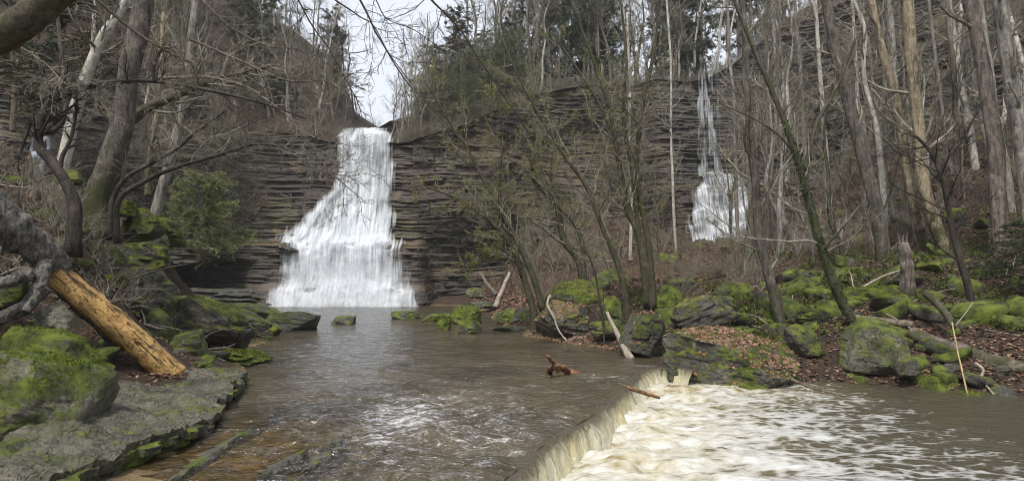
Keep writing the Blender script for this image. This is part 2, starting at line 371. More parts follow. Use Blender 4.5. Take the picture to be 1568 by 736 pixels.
def foam_mat():
    k = NT('churned_water'); p = k.pos((1.0, 1.9, 1.2)); p2 = k.pos((2.2, 4.2, 2))
    a = k.noise(p, 0.9, 6, 0.62, 1.2); v = k.voro(k.mix(0.25, p2, k.n('ShaderNodeTexNoise').outputs['Color'], 'ADD'), 1.1, 'DISTANCE_TO_EDGE'); b = k.noise(p2, 2.4, 4, 0.65, 0.6)
    fo = k.attr('foam')
    lace = k.math('SUBTRACT', 0.22, v)
    f = k.math('ADD', k.math('MULTIPLY', a, 0.75), k.math('MULTIPLY', b, 0.35)); f = k.math('ADD', f, k.math('MULTIPLY', lace, 0.55))
    f = k.math('ADD', f, k.math('ADD', fo, -0.5))
    ff = k.ramp(f, [(0.52, 0.0), (0.64, 0.5), (0.88, 1.0)])
    yel = k.attr('yellow')
    thin = k.mix(yel, (0.050, 0.044, 0.030), (0.21, 0.17, 0.085))
    foamc = k.mix(k.math('MULTIPLY', yel, k.ramp(a, [(0.4, 0.75), (0.62, 0.1)])), (0.52, 0.525, 0.51), (0.46, 0.42, 0.29))
    nb = k.bump(k.math('ADD', f, k.math('MULTIPLY', b, 0.6)), 0.5, 0.09)
    body = k.n('ShaderNodeBsdfDiffuse'); k.set(body.inputs[0], thin)
    gl = k.n('ShaderNodeBsdfGlossy'); gl.inputs['Roughness'].default_value = 0.12; k.set(gl.inputs['Normal'], nb)
    fr = k.n('ShaderNodeFresnel'); fr.inputs['IOR'].default_value = 1.34; k.set(fr.inputs['Normal'], nb)
    w = k.mixs(fr.outputs[0], body.outputs[0], gl.outputs[0])
    fd = k.principled(foamc, 0.55, 0.3, nb)
    return k.done(k.mixs(ff, w, fd))
M['foam'] = foam_mat()
def weir_mat():
    k = NT('spilling_water'); u = k.coord('UV', (13, 2.2, 1)); u2 = k.coord('UV', (40, 7, 1)); u3 = k.coord('UV', (0.9, 0.3, 1))
    a = k.noise(u, 1, 5, 0.6, 0.4); b = k.noise(u2, 1, 4, 0.65, 0.5); c = k.noise(u3, 1, 3)
    t = k.attr('fallt')
    f = k.math('ADD', k.math('MULTIPLY', a, 0.5), k.math('MULTIPLY', b, 0.5))
    f = k.math('ADD', f, k.math('MULTIPLY', k.math('ADD', t, -0.5), 0.7))
    ff = k.ramp(f, [(0.26, 0.0), (0.46, 0.55), (0.7, 1.0)])
    clear = k.mix(t, (0.062, 0.05, 0.03), (0.17, 0.135, 0.07))
    col = k.mix(ff, clear, k.mix(k.ramp(c, [(0.4, 0.0), (0.65, 1.0)]), (0.58, 0.55, 0.42), (0.55, 0.49, 0.27)))
    return k.done(k.principled(col, 0.3, 0.5, k.bump(k.math('ADD', a, b), 0.8, 0.06)))
M['weir'] = weir_mat()
def log_mat():
    k = NT('stripped_pine'); o = k.coord('Object', (1, 1, 1)); g = k.coord('Object', (9, 2.2, 9))
    n1 = k.noise(g, 1.2, 5, 0.7, 0.6); n2 = k.noise(o, 2.2, 4); n3 = k.noise(o, 16, 4, 0.7)
    col = k.ramp(n1, [(0.3, (0.26, 0.135, 0.045)), (0.5, (0.52, 0.32, 0.11)), (0.7, (0.66, 0.46, 0.20))])
    col = k.mix(k.ramp(n2, [(0.55, 0.0), (0.72, 0.6)]), col, (0.26, 0.12, 0.045))
    cr = k.ramp(k.noise(k.coord('Object', (7, .9, 7)), 1.5, 6, .75, 1.2), [(0.40, 0.9), (0.455, 0.0)])
    col = k.mix(k.ramp(n3, [(0.36, 0.85), (0.46, 0.0)]), col, (0.06, 0.032, 0.018)); col = k.mix(cr, col, (0.05, 0.028, 0.015))
    col = k.mix(k.ramp(k.noise(k.coord('Object', (3, .8, 3)), 1.3, 5, .7), [(0.56, 0.0), (0.66, 0.85)]), col, (0.045, 0.035, 0.027))
    return k.done(k.principled(col, 0.6, 0.3, k.bump(k.math('SUBTRACT', k.math('ADD', n1, n3), cr), 0.9, 0.04)))
M['pine_log'] = log_mat()
def plain(name, c, r=0.8):
    k = NT(name); n = k.noise(k.coord('Object'), 12, 3)
    return k.done(k.principled(k.mix(k.ramp(n, [(0.3, 0.0), (0.7, 1.0)]), tuple(x * 0.75 for x in c), c), r, 0.2))

# ------------------------------------------------------------------ terrain control points
LEFT_TREES = []
ctrl = [  # X, Y, Z
 # upper pool bed
 (-3, 22, -0.9), (0, 28, -0.8), (-5, 34, -0.9), (-8, 46, -0.9), (-12, 52, -1.0), (-15, 56, -0.8), (-1, 20, -0.8), (-2, 14, -0.7), (0, 11, -0.6), (-6, 26, -0.8), (-9, 40, -0.8), (-5, 50, -0.8),
 (-3.2, 9.5, -0.10), (-2.6, 8, -0.10), (-4, 12, -0.12), (-3.2, 6, -0.05), (-1.4, 8.5, -0.28), (-3, 12.5, -0.3), (-2, 10.5, -0.3),
 # lower bed
 (2, 9, -1.6), (6, 10, -1.6), (5, 14, -1.6), (9, 13, -1.4), (3, 5, -1.6), (10, 8, -1.4), (4.2, 17, -1.2), (14, 9, -1.0), (1.3, 12, -1.3),
 # right shore of lower stream
 (8, 18.5, -0.45), (10, 17.5, -0.5), (12.5, 16, -0.5), (15, 13, -0.4), (18, 10, -0.2),
 # left bank
 (-5.2, 8, 0.0), (-6.4, 12, 0.2), (-6.6, 15, 0.15), (-8, 9, 0.6), (-10, 10, 2.3), (-14, 10, 4.6), (-9, 13, 0.7), (-11, 14, 3.0), (-16, 14, 6.5), (-9.3, 17, 0.5), (-9.8, 20, 0.2), (-10.6, 23.5, 0.2), (-12, 27.5, 0.25), (-11.6, 31, 0.05), (-10.9, 17.5, 3.5),
 (-16, 18, 6.4), (-12.3, 22, 2.2), (-15, 22, 5.0), (-20, 22, 8), (-14, 27, 0.8), (-18, 27, 2.4), (-14, 33, 0.2), (-20, 33, 1.4), (-26, 33, 5), (-17.5, 43, 0.1), (-24, 44, 0.8), (-30, 40, 4),
 (-7.5, 19, 0.1), (-8.5, 24, 0.05), (-9.8, 33, -0.1), (-13, 40, -0.15), (-18.5, 52, -0.2), (-26, 20, 11), (-24, 12, 9), (-32, 30, 9),
 # right bank
 (4, 21.5, 0.0), (4.3, 26, 0.1), (1.6, 29, 0.0), (-0.4, 33, -0.05), (-1.4, 38, -0.1), (-1.4, 45, -0.1), (-5, 55, -0.2), (6.4, 24, 0.9), (7.4, 20.5, 0.5),
 (9, 28, 1.6), (14, 24, 1.5), (20, 22, 1.9), (14, 30, 2.9), (20, 30, 3.6), (26, 30, 6.2), (8, 38, 2.2), (14, 40, 3.6), (22, 40, 7.2), (30, 38, 10.8), (4, 45, 1.7), (3, 54, 3.0), (10, 50, 4.6),
 (18, 54, 4.9), (26, 50, 11), (10, 61, 8.4), (15, 62, 6), (0, 58, 1.6), (5, 60, 6.6), (7, 56, 6.0), (33, 45, 13), (28, 56, 12.5), (16, 58, 4.5), (20, 59, 4.4), (22, 57, 5), (18, 63, 4.6), (18, 50, 4.3), (14, 55, 4.9), (21, 64, 5), (12.5, 18, 0.4), (16, 18, 0.9), (11, 20, 0.7), (30, 24, 4.5), (36, 30, 9),
 (0, 2, -0.4), (-4, 2, -0.1), (4, 0, -1.3), (20, 4, 0.2), (-10, 3, 1.5), (30, 12, 3),
]
for px, py, Y in [(150, 305, 17), (112, 322, 15), (815, 480, 28), (893, 425, 31), (958, 492, 24.5), (995, 470, 26), (1195, 505, 22), (1305, 500, 20.5), (1355, 395, 28), (1418, 398, 29.5),
                  (1440, 395, 28.5), (1530, 392, 27), (1485, 465, 22), (1390, 440, 23.5), (235, 335, 24), (1100, 430, 31), (1050, 400, 42), (1100, 380, 56), (1200, 390, 36), (60, 272, 21)]:
    ctrl.append(tuple(W(px, py, Y)))
ctrl = np.array(ctrl)
def tps(r): return r
CX = ctrl[:, :2]
A = np.linalg.norm(CX[:, None] - CX[None], axis=-1)
n_c = len(ctrl)
AA = np.zeros((n_c + 3, n_c + 3)); AA[:n_c, :n_c] = A - np.eye(n_c) * 0.6
AA[:n_c, n_c] = 1; AA[:n_c, n_c + 1:] = CX; AA[n_c, :n_c] = 1; AA[n_c + 1:, :n_c] = CX.T
coef = np.linalg.solve(AA, np.concatenate([ctrl[:, 2], np.zeros(3)]))
def ground_raw(x, y):
    x = np.asarray(x, float); y = np.asarray(y, float); shp = x.shape
    q = np.stack([x.ravel(), y.ravel()], -1); out = np.empty(len(q))
    for i in range(0, len(q), 20000):
        s = q[i:i + 20000]; d = np.linalg.norm(s[:, None] - CX[None], axis=-1)
        out[i:i + 20000] = d @ coef[:n_c] + coef[n_c] + s @ coef[n_c + 1:]
    return out.reshape(shp)
GX = np.linspace(-56, 56, 330); GY = np.concatenate([np.linspace(-6, 40, 200), np.linspace(40.3, 74, 80)])
gx, gy = np.meshgrid(GX, GY)
gz = ground_raw(gx, gy)
dry = smooth(0.0, 0.8, gz)
gz = gz + fbm(P3(gx * 0.5, gy * 0.5), 4, 3) * 0.45 * dry + fbm(P3(gx * 1.8, gy * 1.8), 3, 8) * 0.16 * (0.3 + dry)
def ground(x, y):
    x = np.asarray(x, float); y = np.asarray(y, float)
    i = np.clip(np.searchsorted(GX, x) - 1, 0, len(GX) - 2); j = np.clip(np.searchsorted(GY, y) - 1, 0, len(GY) - 2)
    fx = np.clip((x - GX[i]) / (GX[i + 1] - GX[i]), 0, 1); fy = np.clip((y - GY[j]) / (GY[j + 1] - GY[j]), 0, 1)
    return (gz[j, i] * (1 - fx) + gz[j, i + 1] * fx) * (1 - fy) + (gz[j + 1, i] * (1 - fx) + gz[j + 1, i + 1] * fx) * fy
green = 0.10 * np.exp(-((gx - 12) / 9) ** 2 - ((gy - 28) / 8) ** 2) - 0.12 * smooth(34, 44, gy)
bed = np.where((gx > 3.5) & (gy < 21), 1 - smooth(-0.95, -0.7, gz), 1 - smooth(-0.06, 0.10, gz))
me = new_mesh('ground', np.stack([gx, gy, gz], -1), grid_quads(len(GY), len(GX)), attrs={'green': green, 'bed': bed})
obj('ground', me, M['ground'], kind='structure')

# ------------------------------------------------------------------ cliff ring
cl = np.array([  # X, Y, base, top, hill slope, batter
 (-50, 6, 3, 12, .8, .35), (-46, 24, 4, 14, .8, .35), (-39, 38, 2, 17, 1.2, .3), (-31, 47, 0.2, 19, 1.45, .22), (-25, 52.5, -.4, 18, 1.45, .2), (-20.5, 56.5, -.8, 15.8, 1.2, .2), (-16.4, 57.6, -.8, 14.6, .5, .2),
 (-14, 57.6, -.8, 14.2, .04, .2), (-9.6, 57.8, -.8, 14.2, .05, .2), (-7.2, 58.3, -.8, 14.8, .12, .2), (-2, 60.5, -.4, 17, .22, .22), (4, 64, 1.0, 20.5, .2, .25), (12, 67, 3.5, 22.4, .05, .25), (20, 67.5, 4.5, 22.8, .05, .2),
 (25.5, 64.5, 5.5, 28, .7, .25), (29.5, 57, 7.5, 30, .8, .28), (33.5, 49, 9, 27, .7, .3), (38.5, 38, 8, 26, .7, .3), (44, 22, 5, 24, .7, .3), (50, 4, 3, 22, .7, .3)])
NS = 620
cs = spline(cl, 3000)
seg = np.concatenate([[0], np.cumsum(np.linalg.norm(np.diff(cs[:, :2], axis=0), axis=1))])
S = np.linspace(0, seg[-1], NS)
cs = np.stack([np.interp(S, seg, cs[:, i]) for i in range(6)], -1)
ct = nrm(np.gradient(cs[:, :2], axis=0)); cnrm = np.stack([-ct[:, 1], ct[:, 0]], -1)
# main fall profile (pixel row -> depth)
FPY = np.array([196, 203, 209, 230, 262, 292, 318, 340, 362, 372, 376, 398, 430, 439, 446, 469, 474])
FY = np.array([63.5, 61.2, 60.5, 60.3, 60.1, 59.8, 59.3, 58.7, 58.1, 57.5, 57.0, 56.8, 56.6, 56.3, 55.7, 55.4, 55.3])
FL = np.array([517, 516, 515, 514, 511, 499, 470, 448, 426, 420, 419, 421, 420, 418, 416, 414, 412])
FR = np.array([603, 604, 605, 606, 607, 608, 609, 611, 613, 614, 615, 617, 620, 623, 628, 636, 638])
FZ = np.array([W(560, p, y)[2] for p, y in zip(FPY, FY)])
def fall_depth(z): return np.interp(z, FZ[::-1], FY[::-1])
def fall2_depth(z): return np.interp(z, [4, 5.5, 8, 10.6, 11.4, 23], [60.2, 60.8, 62.2, 63.2, 67.0, 68.6])
rngc = np.random.default_rng(11)
zs = [-1.4]
while zs[-1] < 29: zs.append(zs[-1] + rngc.choice([0.06, 0.10, 0.15, 0.22, 0.34, 0.55], p=[.26, .28, .23, .13, .07, .03]))
zs = np.array(zs); NL = len(zs) - 1
def cliff_off(zv, cols):
    c = cs[cols]; X = c[:, 0]; base = c[:, 2]
    off = c[:, 5] * np.maximum(zv - base, 0)
    # undercut at the foot of the left cliff
    rec = smooth(-36, -31, X) * (1 - smooth(-21.5, -19.5, X)) * (1 - smooth(3.1, 3.7, zv + 0.35 * np.sin(X * 0.9)))
    off = off + 4.0 * rec
    wf = smooth(-23.5, -20.5, X) * (1 - smooth(-8.3, -6.5, X))
    off = off * (1 - wf) + (fall_depth(zv) + 0.55 - c[:, 1]) * wf
    w2 = smooth(13, 15, X) * (1 - smooth(24, 26, X)) * (c[:, 1] > 55)
    off = off * (1 - w2) + (fall2_depth(zv) + 0.6 - c[:, 1]) * w2
    return off
rows = []
cols = np.arange(NS)
CALM = 1 - np.maximum(smooth(-24, -21, cs[:, 0]) * (1 - smooth(-7.8, -5.5, cs[:, 0])), smooth(12.5, 14.5, cs[:, 0]) * (1 - smooth(23.5, 25.5, cs[:, 0]))) * (cs[:, 1] > 50)
for k in range(NL):
    lay = rngc.random() ** 2 * 0.26
    L = rngc.uniform(1.0, 3.2); cell = np.floor((S + rngc.uniform(0, 9) + 0.5 * np.sin(S * 1.7 + k)) / L).astype(int)
    jut = lay + 0.17 * _hash(cell, np.full(NS, k), np.zeros(NS, int), 5) + 0.25 * fbm(P3(S * 0.9, np.full(NS, k * 3.1)), 2, 4)
    gk = int(zs[k] / 1.7 + .3 * math.sin(k)); blk = np.floor((S + 13.7 * _hash(np.array(gk), np.array(3), np.array(1), 9) + .4 * np.sin(S * 2.1 + gk)) / (1.6 + 1.5 * _hash(np.array(gk), np.array(7), np.array(2), 4))).astype(int)
    jut = jut + CALM * .45 * _hash(blk, np.full(NS, gk), np.zeros(NS, int), 77)
    for e, zz in enumerate((zs[k] + 0.006, zs[k + 1] - 0.006)):
        zc = np.minimum(np.full(NS, zz), cs[:, 3])
        off = cliff_off(zc, cols) - jut + CALM * (2.0 * fbm(P3(S * 0.16, zc * 0.25), 4, 21) + .3 * np.sin(zc * .9 + 4 * vnoise(P3(S * .08, S * 0), 3))) + (0.03 if e else 0)
        tilt = 0.12 * np.sin(S * 0.31 + k * 0.02) + 0.05 * np.sin(S * 1.1)
        rows.append(np.stack([cs[:, 0] + cnrm[:, 0] * off, cs[:, 1] + cnrm[:, 1] * off, zc + tilt], -1))
CR = np.stack(rows)
cliff = obj('cliff', new_mesh('cliff', CR, grid_quads(len(rows), NS), smooth_shade=False), M['cliff'], kind='structure')
def cliff_point(ci, z):
    k = int(np.clip(np.searchsorted(zs, z) - 1, 0, NL - 1)); return CR[2 * k + 1, ci]
# individually visible ledges standing proud of the face
vis = [i for i in range(NS) if cs[i, 1] > 26 and abs(cs[i, 0] / cs[i, 1]) < 0.85]
made = 0
for _ in range(900):
    if made >= 230: break
    i = int(rngc.choice(vis)); z = rngc.uniform(cs[i, 2] + 0.6, cs[i, 3] - 0.4)
    X = cs[i, 0]
    if -20.5 < X < -8.4 and fall_depth(z) and z < 15: continue
    if 15.5 < X < 22.5 and cs[i, 1] > 55: continue
    if -34 < X < -20 and z < 4.2 and cs[i,1] > 40: continue
    ln = int(rngc.integers(4, 15)); j = min(i + ln, NS - 1)
    if j - i < 4: continue
    th = rngc.uniform(0.09, 0.26); out = rngc.uniform(0.12, 0.45)
    sel = np.linspace(i, j, 6).astype(int)
    base_ = np.array([cliff_point(q, z) for q in sel]); nn = cnrm[sel]
    prof = np.array([(0.9, 0), (-1, 0.03), (-1.08, 0.45), (-0.95, 0.97), (0.9, 1.0)])
    jit = 1 + 0.35 * rngc.standard_normal(6) * 0.6
    jit[0] *= 0.75; jit[-1] *= 0.7
    v = []
    for q in range(6):
        for po, pz in prof:
            o_ = out * po * (jit[q] if po < 0 else 1)
            v.append((base_[q, 0] + nn[q, 0] * o_, base_[q, 1] + nn[q, 1] * o_, z + pz * th + 0.03 * rngc.standard_normal()))
    q5 = [(a * 5 + b, a * 5 + b + 1, a * 5 + b + 6, a * 5 + b + 5) for a in range(5) for b in range(4)]
    tr = [(0, 1, 2), (0, 2, 3), (0, 3, 4), (25, 27, 26), (25, 28, 27), (25, 29, 28)]
    v = np.array(v); c0 = v.mean(0)
    obj('ledge', new_mesh('ledge', v - c0, q5, tr, False), M['cliff'], cliff, c0); made += 1
# hill above the cliff
D = np.array([-0.25, 0.15, 0.6, 1.5, 3, 5, 8, 12, 17, 24, 33, 46])
top_off = (CR[-1, :, :2] - cs[:, :2] * 1.0)
hv = []
for d in D:
    rise = cs[:, 4] * np.minimum(d, 24) * (1 - 0.01 * min(d, 24)) + (0.12 * fbm(P3(S * 0.4, np.full(NS, d * 0.5)), 3, 9) * min(d, 6))
    ridx = CR[-1]
    hv.append(np.stack([ridx[:, 0] + cnrm[:, 0] * d, ridx[:, 1] + cnrm[:, 1] * d, ridx[:, 2] + 0.03 + np.maximum(rise, -0.3)], -1))
HV = np.stack(hv)
obj('hillside', new_mesh('hillside', HV, grid_quads(len(D), NS), attrs={'green': np.full(HV.shape[:2], -0.02), 'bed': np.zeros(HV.shape[:2])}), M['ground'], kind='structure')
def hill_point(ci, d):
    return np.array([np.interp(d, D, HV[:, ci, a]) for a in range(3)])
def col_at(px, Ymin=20):
    ang = (px - CXP) / FPX; best = np.argmin(np.where(cs[:, 1] > Ymin, np.abs(cs[:, 0] / np.maximum(cs[:, 1], 1) - ang), 99)); return int(best)

# ------------------------------------------------------------------ pool, weir and stream
LIPPX = [(700, 800, -0.03), (792, 722, -.03), (824, 690, -.03), (868, 661, -.03), (903, 640, -.03), (933, 617, -.03), (953, 599, -.03), (968, 583, -.03), (983, 569, -.03), (1003, 564, -.03), (1030, 561, -.03), (1064, 566, -.03)]
lip = np.array([WZ(*p) for p in LIPPX]); lip[0] = (-1.4, 4.6, -0.03)
lipc = spline(lip, 420)
lt = nrm(np.gradient(lipc[:, :2], axis=0)); ln_ = np.stack([lt[:, 1], -lt[:, 0]], -1)      # downstream normal
DROP = 0.46
# corner at the far end: upper pool rows stop at the lip
ymax_i = int(np.argmax(lipc[:, 1])); YLIP = lipc[ymax_i, 1]
def lip_x(y): return np.interp(y, lipc[:ymax_i + 1, 1], lipc[:ymax_i + 1, 0])
def lip_dist(x, y):
    d = np.empty(x.size); xf, yf = x.ravel(), y.ravel()
    for i in range(0, x.size, 20000):
        d[i:i + 20000] = np.sqrt(((xf[i:i + 20000, None] - lipc[None, ::4, 0]) ** 2 + (yf[i:i + 20000, None] - lipc[None, ::4, 1]) ** 2).min(1))
    return d.reshape(x.shape)
wy = np.concatenate([np.geomspace(4.6, YLIP, 230), [YLIP + 0.03], np.geomspace(YLIP + 0.1, 57.5, 190)])
NCW = 330
wl = np.interp(wy, [4, 8, 12, 15.5, 19, 24, 33, 40, 52, 58], [-5.6, -5.9, -6.6, -7.2, -8.6, -10, -11.5, -15, -21, -22])
wr = np.where(wy <= YLIP + 1e-6, lip_x(wy) - .02, np.interp(wy, [16, 18, 20, 24, 28, 34, 45, 58], [5.2, 5.2, 5.2, 6, 4, 1.4, 0.4, -3]))
tt = np.linspace(0, 1, NCW)
wx = wl[:, None] + (wr - wl)[:, None] * tt[None]; wyy = np.repeat(wy[:, None], NCW, 1)
dl = lip_dist(wx, wyy); near = 1 - smooth(0.0, 7, dl)
sh = np.exp(-((wx + 3.5 - .06 * (wyy - 8)) / 1.7) ** 4 - ((wyy - 8.6) / 4.0) ** 4)
amp = 0.03 + 0.14 * np.exp(-((wx + 0.9) / 2.6) ** 2 - ((wyy - 10.5) / 4.5) ** 2) + 0.02 * near + 0.02 * smooth(44, 55, wyy)
fl = wx * 0.82 - wyy * 0.57; ac = wx * 0.57 + wyy * 0.82            # along and across the flow towards the lip
wz = amp * (fbm(P3(wx * 0.8, wyy * 1.8), 4, 31) * 1.0 + 0.6 * fbm(P3(fl * 0.9, ac * 3.2), 3, 33) + 0.5 * fbm(P3(wx * 2.6, wyy * 5.2), 3, 35) * (wyy < 30))
wz += 0.045 * np.exp(-((ac - (6.7 + 0.25 * np.sin(fl))) / 0.35) ** 2) * np.exp(-((fl + 8.0) / 3.0) ** 2)
lipm = (1 - smooth(0, 0.45, dl)) * (wyy < YLIP + 0.3); wz = wz * (1 - .8 * lipm) - 0.035 * lipm
murk = np.clip(1 - 0.85 * sh, 0, 1)
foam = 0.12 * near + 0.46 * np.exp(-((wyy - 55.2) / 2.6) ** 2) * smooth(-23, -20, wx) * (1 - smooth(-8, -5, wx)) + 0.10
foam += 0.25 * np.exp(-((wx + 0.5) / 3.0) ** 2 - ((wyy - 10) / 6.0) ** 2) + 0.22 * np.exp(-((wx + 2.2) / 1.2) ** 2 - ((wyy - 12.5) / 3.0) ** 2) + 0.26 * np.exp(-((wx - 2.2) / 1.1) ** 2 - ((wyy - 16.0) / 1.2) ** 2)  # foreground mask raised for foam and for painted bright ripple reflections
chop = 0.6 + 0.4 * near + 0.6 * np.exp(-((wx + 1) / 3) ** 2 - ((wyy - 11) / 6) ** 2)
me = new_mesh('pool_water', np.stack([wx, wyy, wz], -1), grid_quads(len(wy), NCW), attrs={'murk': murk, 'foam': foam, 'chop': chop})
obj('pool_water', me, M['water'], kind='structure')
# water spilling over the ledge
NR = 28
v = np.linspace(0, 1, NR)
lipz = np.full(420, -0.05)
uarc = np.concatenate([[0], np.cumsum(np.linalg.norm(np.diff(lipc[:, :2], axis=0), axis=1))])
vf = np.clip((v - .2) / .8, 0, 1)
lw = .05 * fbm(P3(uarc * 1.6, uarc * 0), 3, 47) + .02 * fbm(P3(uarc * 9, uarc * 0), 2, 48)
out = np.where(v[:, None] < .2, -.14 + .14 * v[:, None] / .2, 0.26 * vf[:, None] ** 0.75) + lw[None] * smooth(.05, .25, v)[:, None]
zz = -0.02 - .012 * smooth(0, .2, v)[:, None] - (DROP + 0.1) * vf[:, None] ** 1.7 + 0 * uarc[None]
ns = fbm(P3(uarc[None] * 7 + v[:, None] * 0.8, v[:, None] * 1.4 + 0 * uarc[None]), 4, 41)
ns2 = fbm(P3(uarc[None] * 1.1, v[:, None] * 0.5 + 0 * uarc[None]), 2, 43)
out = out + (0.08 * ns + 0.18 * ns2) * smooth(0.2, 0.7, v)[:, None]
zz = zz + 0.045 * ns * smooth(.25, .6, v)[:, None] - .03 * (1 - smooth(0, .06, v))[:, None]
v = vf
pv = np.stack([lipc[None, :, 0] + ln_[None, :, 0] * out, lipc[None, :, 1] + ln_[None, :, 1] * out, zz], -1)
me = new_mesh('weir', pv, grid_quads(NR, 420), attrs={'fallt': np.repeat(v[:, None], 420, 1)}, uv=np.stack(np.broadcast_arrays(uarc[None], v[:, None]), -1))
tag(obj('weir_water', me, M['weir']), 'creamy sheet of water spilling over the low diagonal ledge in the stream', 'water spill')
# lower stream
sy = np.concatenate([np.geomspace(4.2, 20.5, 260)])
sl = np.where(sy <= YLIP, lip_x(np.minimum(sy, YLIP)) + 0.12, 4.0)
sl = np.where(sy > YLIP - 0.6, np.maximum(sl, np.interp(sy, [YLIP - 0.6, YLIP], [lip_x(YLIP - .6), 3.6])), sl)
sr = np.full(len(sy), 22.0)
tt = np.linspace(0, 1, 420) ** 1.35
sx = sl[:, None] + (sr - sl)[:, None] * tt[None]; syy = np.repeat(sy[:, None], 420, 1)
dl = lip_dist(sx, syy)
boil = np.exp(-(np.maximum(dl - 0.5, 0) / 2.6) ** 1.3)
dirx = sx * 0.95 + syy * 0.1
sz = -DROP + (0.03 + 0.22 * boil) * fbm(P3(sx * 0.9, syy * 1.9), 5, 51, 0.6) + (0.012 + 0.06 * boil) * fbm(P3(sx * 3.0, syy * 5), 3, 53) + 0.06 * np.exp(-((dl - 0.75) / 0.4) ** 2)
fo = 0.19 + 0.35 * np.exp(-(dl / 4.2) ** 1.6) + 0.10 * np.exp(-((sx - 6) / 4) ** 2) * (1 - smooth(10, 16.5, syy)) + 0.12 * np.exp(-(dl / 7) ** 2)
fo -= 0.12 * smooth(6.5, 12, sx) + 0.06 * smooth(14, 17, syy)
yel = np.clip(1.1 * np.exp(-(dl / 2.4) ** 2) + 0.04, 0, 1)
me = new_mesh('stream_water', np.stack([sx, syy, sz], -1), grid_quads(len(sy), 420), attrs={'foam': fo, 'yellow': yel})
obj('stream_water', me, M['foam'], kind='structure')
# ------------------------------------------------------------------ waterfalls
def fall_sheet(rows_px, ncol, nrow, outw, seed, amp, extra=0.0):
    """rows_px: list of (py, left px, right px, Y, density)"""
    R = np.array(rows_px, float); t = np.linspace(0, 1, nrow)
    dpy = np.concatenate([[0], np.cumsum(np.abs(np.diff(R[:, 0])) + 2 * np.abs(np.diff(R[:, 3])))]); dpy /= dpy[-1]
    Ri = np.stack([np.interp(t, dpy, R[:, i]) for i in range(5)], -1)
    u = np.linspace(0, 1, ncol); wv = fbm(P3(u * 7, u * 0 + seed), 4, seed); WARP = 0.07; DN = np.empty((nrow, ncol))
    V = np.empty((nrow, ncol, 3)); UV = np.empty((nrow, ncol, 2)); arc = 0
    prev = None
    for r in range(nrow):
        a = W(Ri[r, 1], Ri[r, 0], Ri[r, 3]); b = W(Ri[r, 2], Ri[r, 0], Ri[r, 3])
        jl = 0.25 * vnoise(np.array([r * 0.14, seed, 0.5]), seed) ; jr = 0.25 * vnoise(np.array([r * 0.14, seed + 9, 1.5]), seed)
        a = a + np.array([jl, 0, 0]); b = b + np.array([jr, 0, 0])
        V[r] = a + (b - a) * u[:, None]
        tw = np.clip(t[r] + WARP * wv, 0, 1); dY = np.interp(tw, dpy, R[:, 3]) - Ri[r, 3]
        V[r] += (V[r] - CAM) * (dY / Ri[r, 3])[:, None]; V[r, :, 1] -= outw; DN[r] = np.interp(tw, dpy, R[:, 4])
        if prev is not None: arc += np.linalg.norm(V[r, ncol // 2] - prev)
        prev = V[r, ncol // 2].copy(); UV[r, :, 0] = V[r, :, 0]; UV[r, :, 1] = arc
    x = V[..., 0]; z = V[..., 2]
    V[..., 1] -= amp * (fbm(P3(x * 2.2, z * 0.25), 4, seed) + 0.7 * fbm(P3(x * 0.6, z * 0.9), 3, seed + 3)) 
    dens = DN
    edge = np.minimum(u, 1 - u)[None]
    dens = dens - 0.42 * (1 - smooth(0, 0.16, edge)) + 0.2 * fbm(P3(x * 0.7, z * 0.45), 3, seed + 6)
    return V, UV, dens
def fall_obj(name, parent, V, UV, dens, m):
    c = np.array(parent.location)
    return obj(name, new_mesh(name, V - c, grid_quads(*V.shape[:2]), attrs={'dens': dens}, uv=UV), m, parent)
base_f = W(525, 469, 55.4); base_f[2] = 0
wf = thing('waterfall', 'broad white waterfall pouring over the dark cliff into the pool', 'waterfall', base_f)
DEN = np.array([.42, .54, .60, .54, .52, .55, .60, .65, .70, .76, .68, .60, .62, .74, .84, .88, .86])
sheet = [(p, l, r, y, d) for p, l, r, y, d in zip(FPY, FL - 4, FR + 4, FY, DEN)]
fall_obj('water_sheet', wf, *fall_sheet(sheet, 200, 240, 0.0, 5, 0.28), M['fall'])
V_, U_, D_ = fall_sheet([(p, l + 3, r - 3, y, d - 0.13) for p, l, r, y, d in sheet[1:]], 160, 200, 0.45, 15, 0.35)
fall_obj('water_sheet', wf, V_, U_ + 37.0, D_, M['fall'])
veil = [(300, 500, 600, 59.3, .30), (340, 455, 606, 58.2, .46), (372, 424, 612, 57.0, .50), (400, 432, 617, 56.2, .46), (440, 424, 622, 55.3, .52), (460, 418, 634, 54.7, .62), (471, 414, 640, 54.3, .55)]
V_, U_, D_ = fall_sheet(veil, 120, 120, 0.5, 25, 0.5); fall_obj('spray', wf, V_, U_ + 11, D_, M['fall_veil'])
V_, U_, D_ = fall_sheet([(p, l + 30, r - 12, y, d) for p, l, r, y, d in veil], 100, 110, 1.1, 29, 0.6); fall_obj('spray', wf, V_, U_ + 71, D_ - 0.05, M['fall_veil'])
mbs = MB(); rsp = np.random.default_rng(3)
for k in range(500):
    q = W(rsp.uniform(412, 642), 470, 55.0 - rsp.exponential(.5)); hgt = rsp.exponential(.28); q[2] = rsp.uniform(0, 1) * hgt * 1.6; rr = rsp.uniform(.008, .03)
    v_, f_ = ICO[2] if False else (np.array([(1, 0, 0), (-1, 0, 0), (0, 1, 0), (0, -1, 0), (0, 0, 1), (0, 0, -1.0)]), np.array([(0, 2, 4), (2, 1, 4), (1, 3, 4), (3, 0, 4), (2, 0, 5), (1, 2, 5), (3, 1, 5), (0, 3, 5)]))
    mbs.add(q + v_ * rr * np.array([rsp.uniform(.6, 2), 1, rsp.uniform(.6, 1.8)]), t=f_)
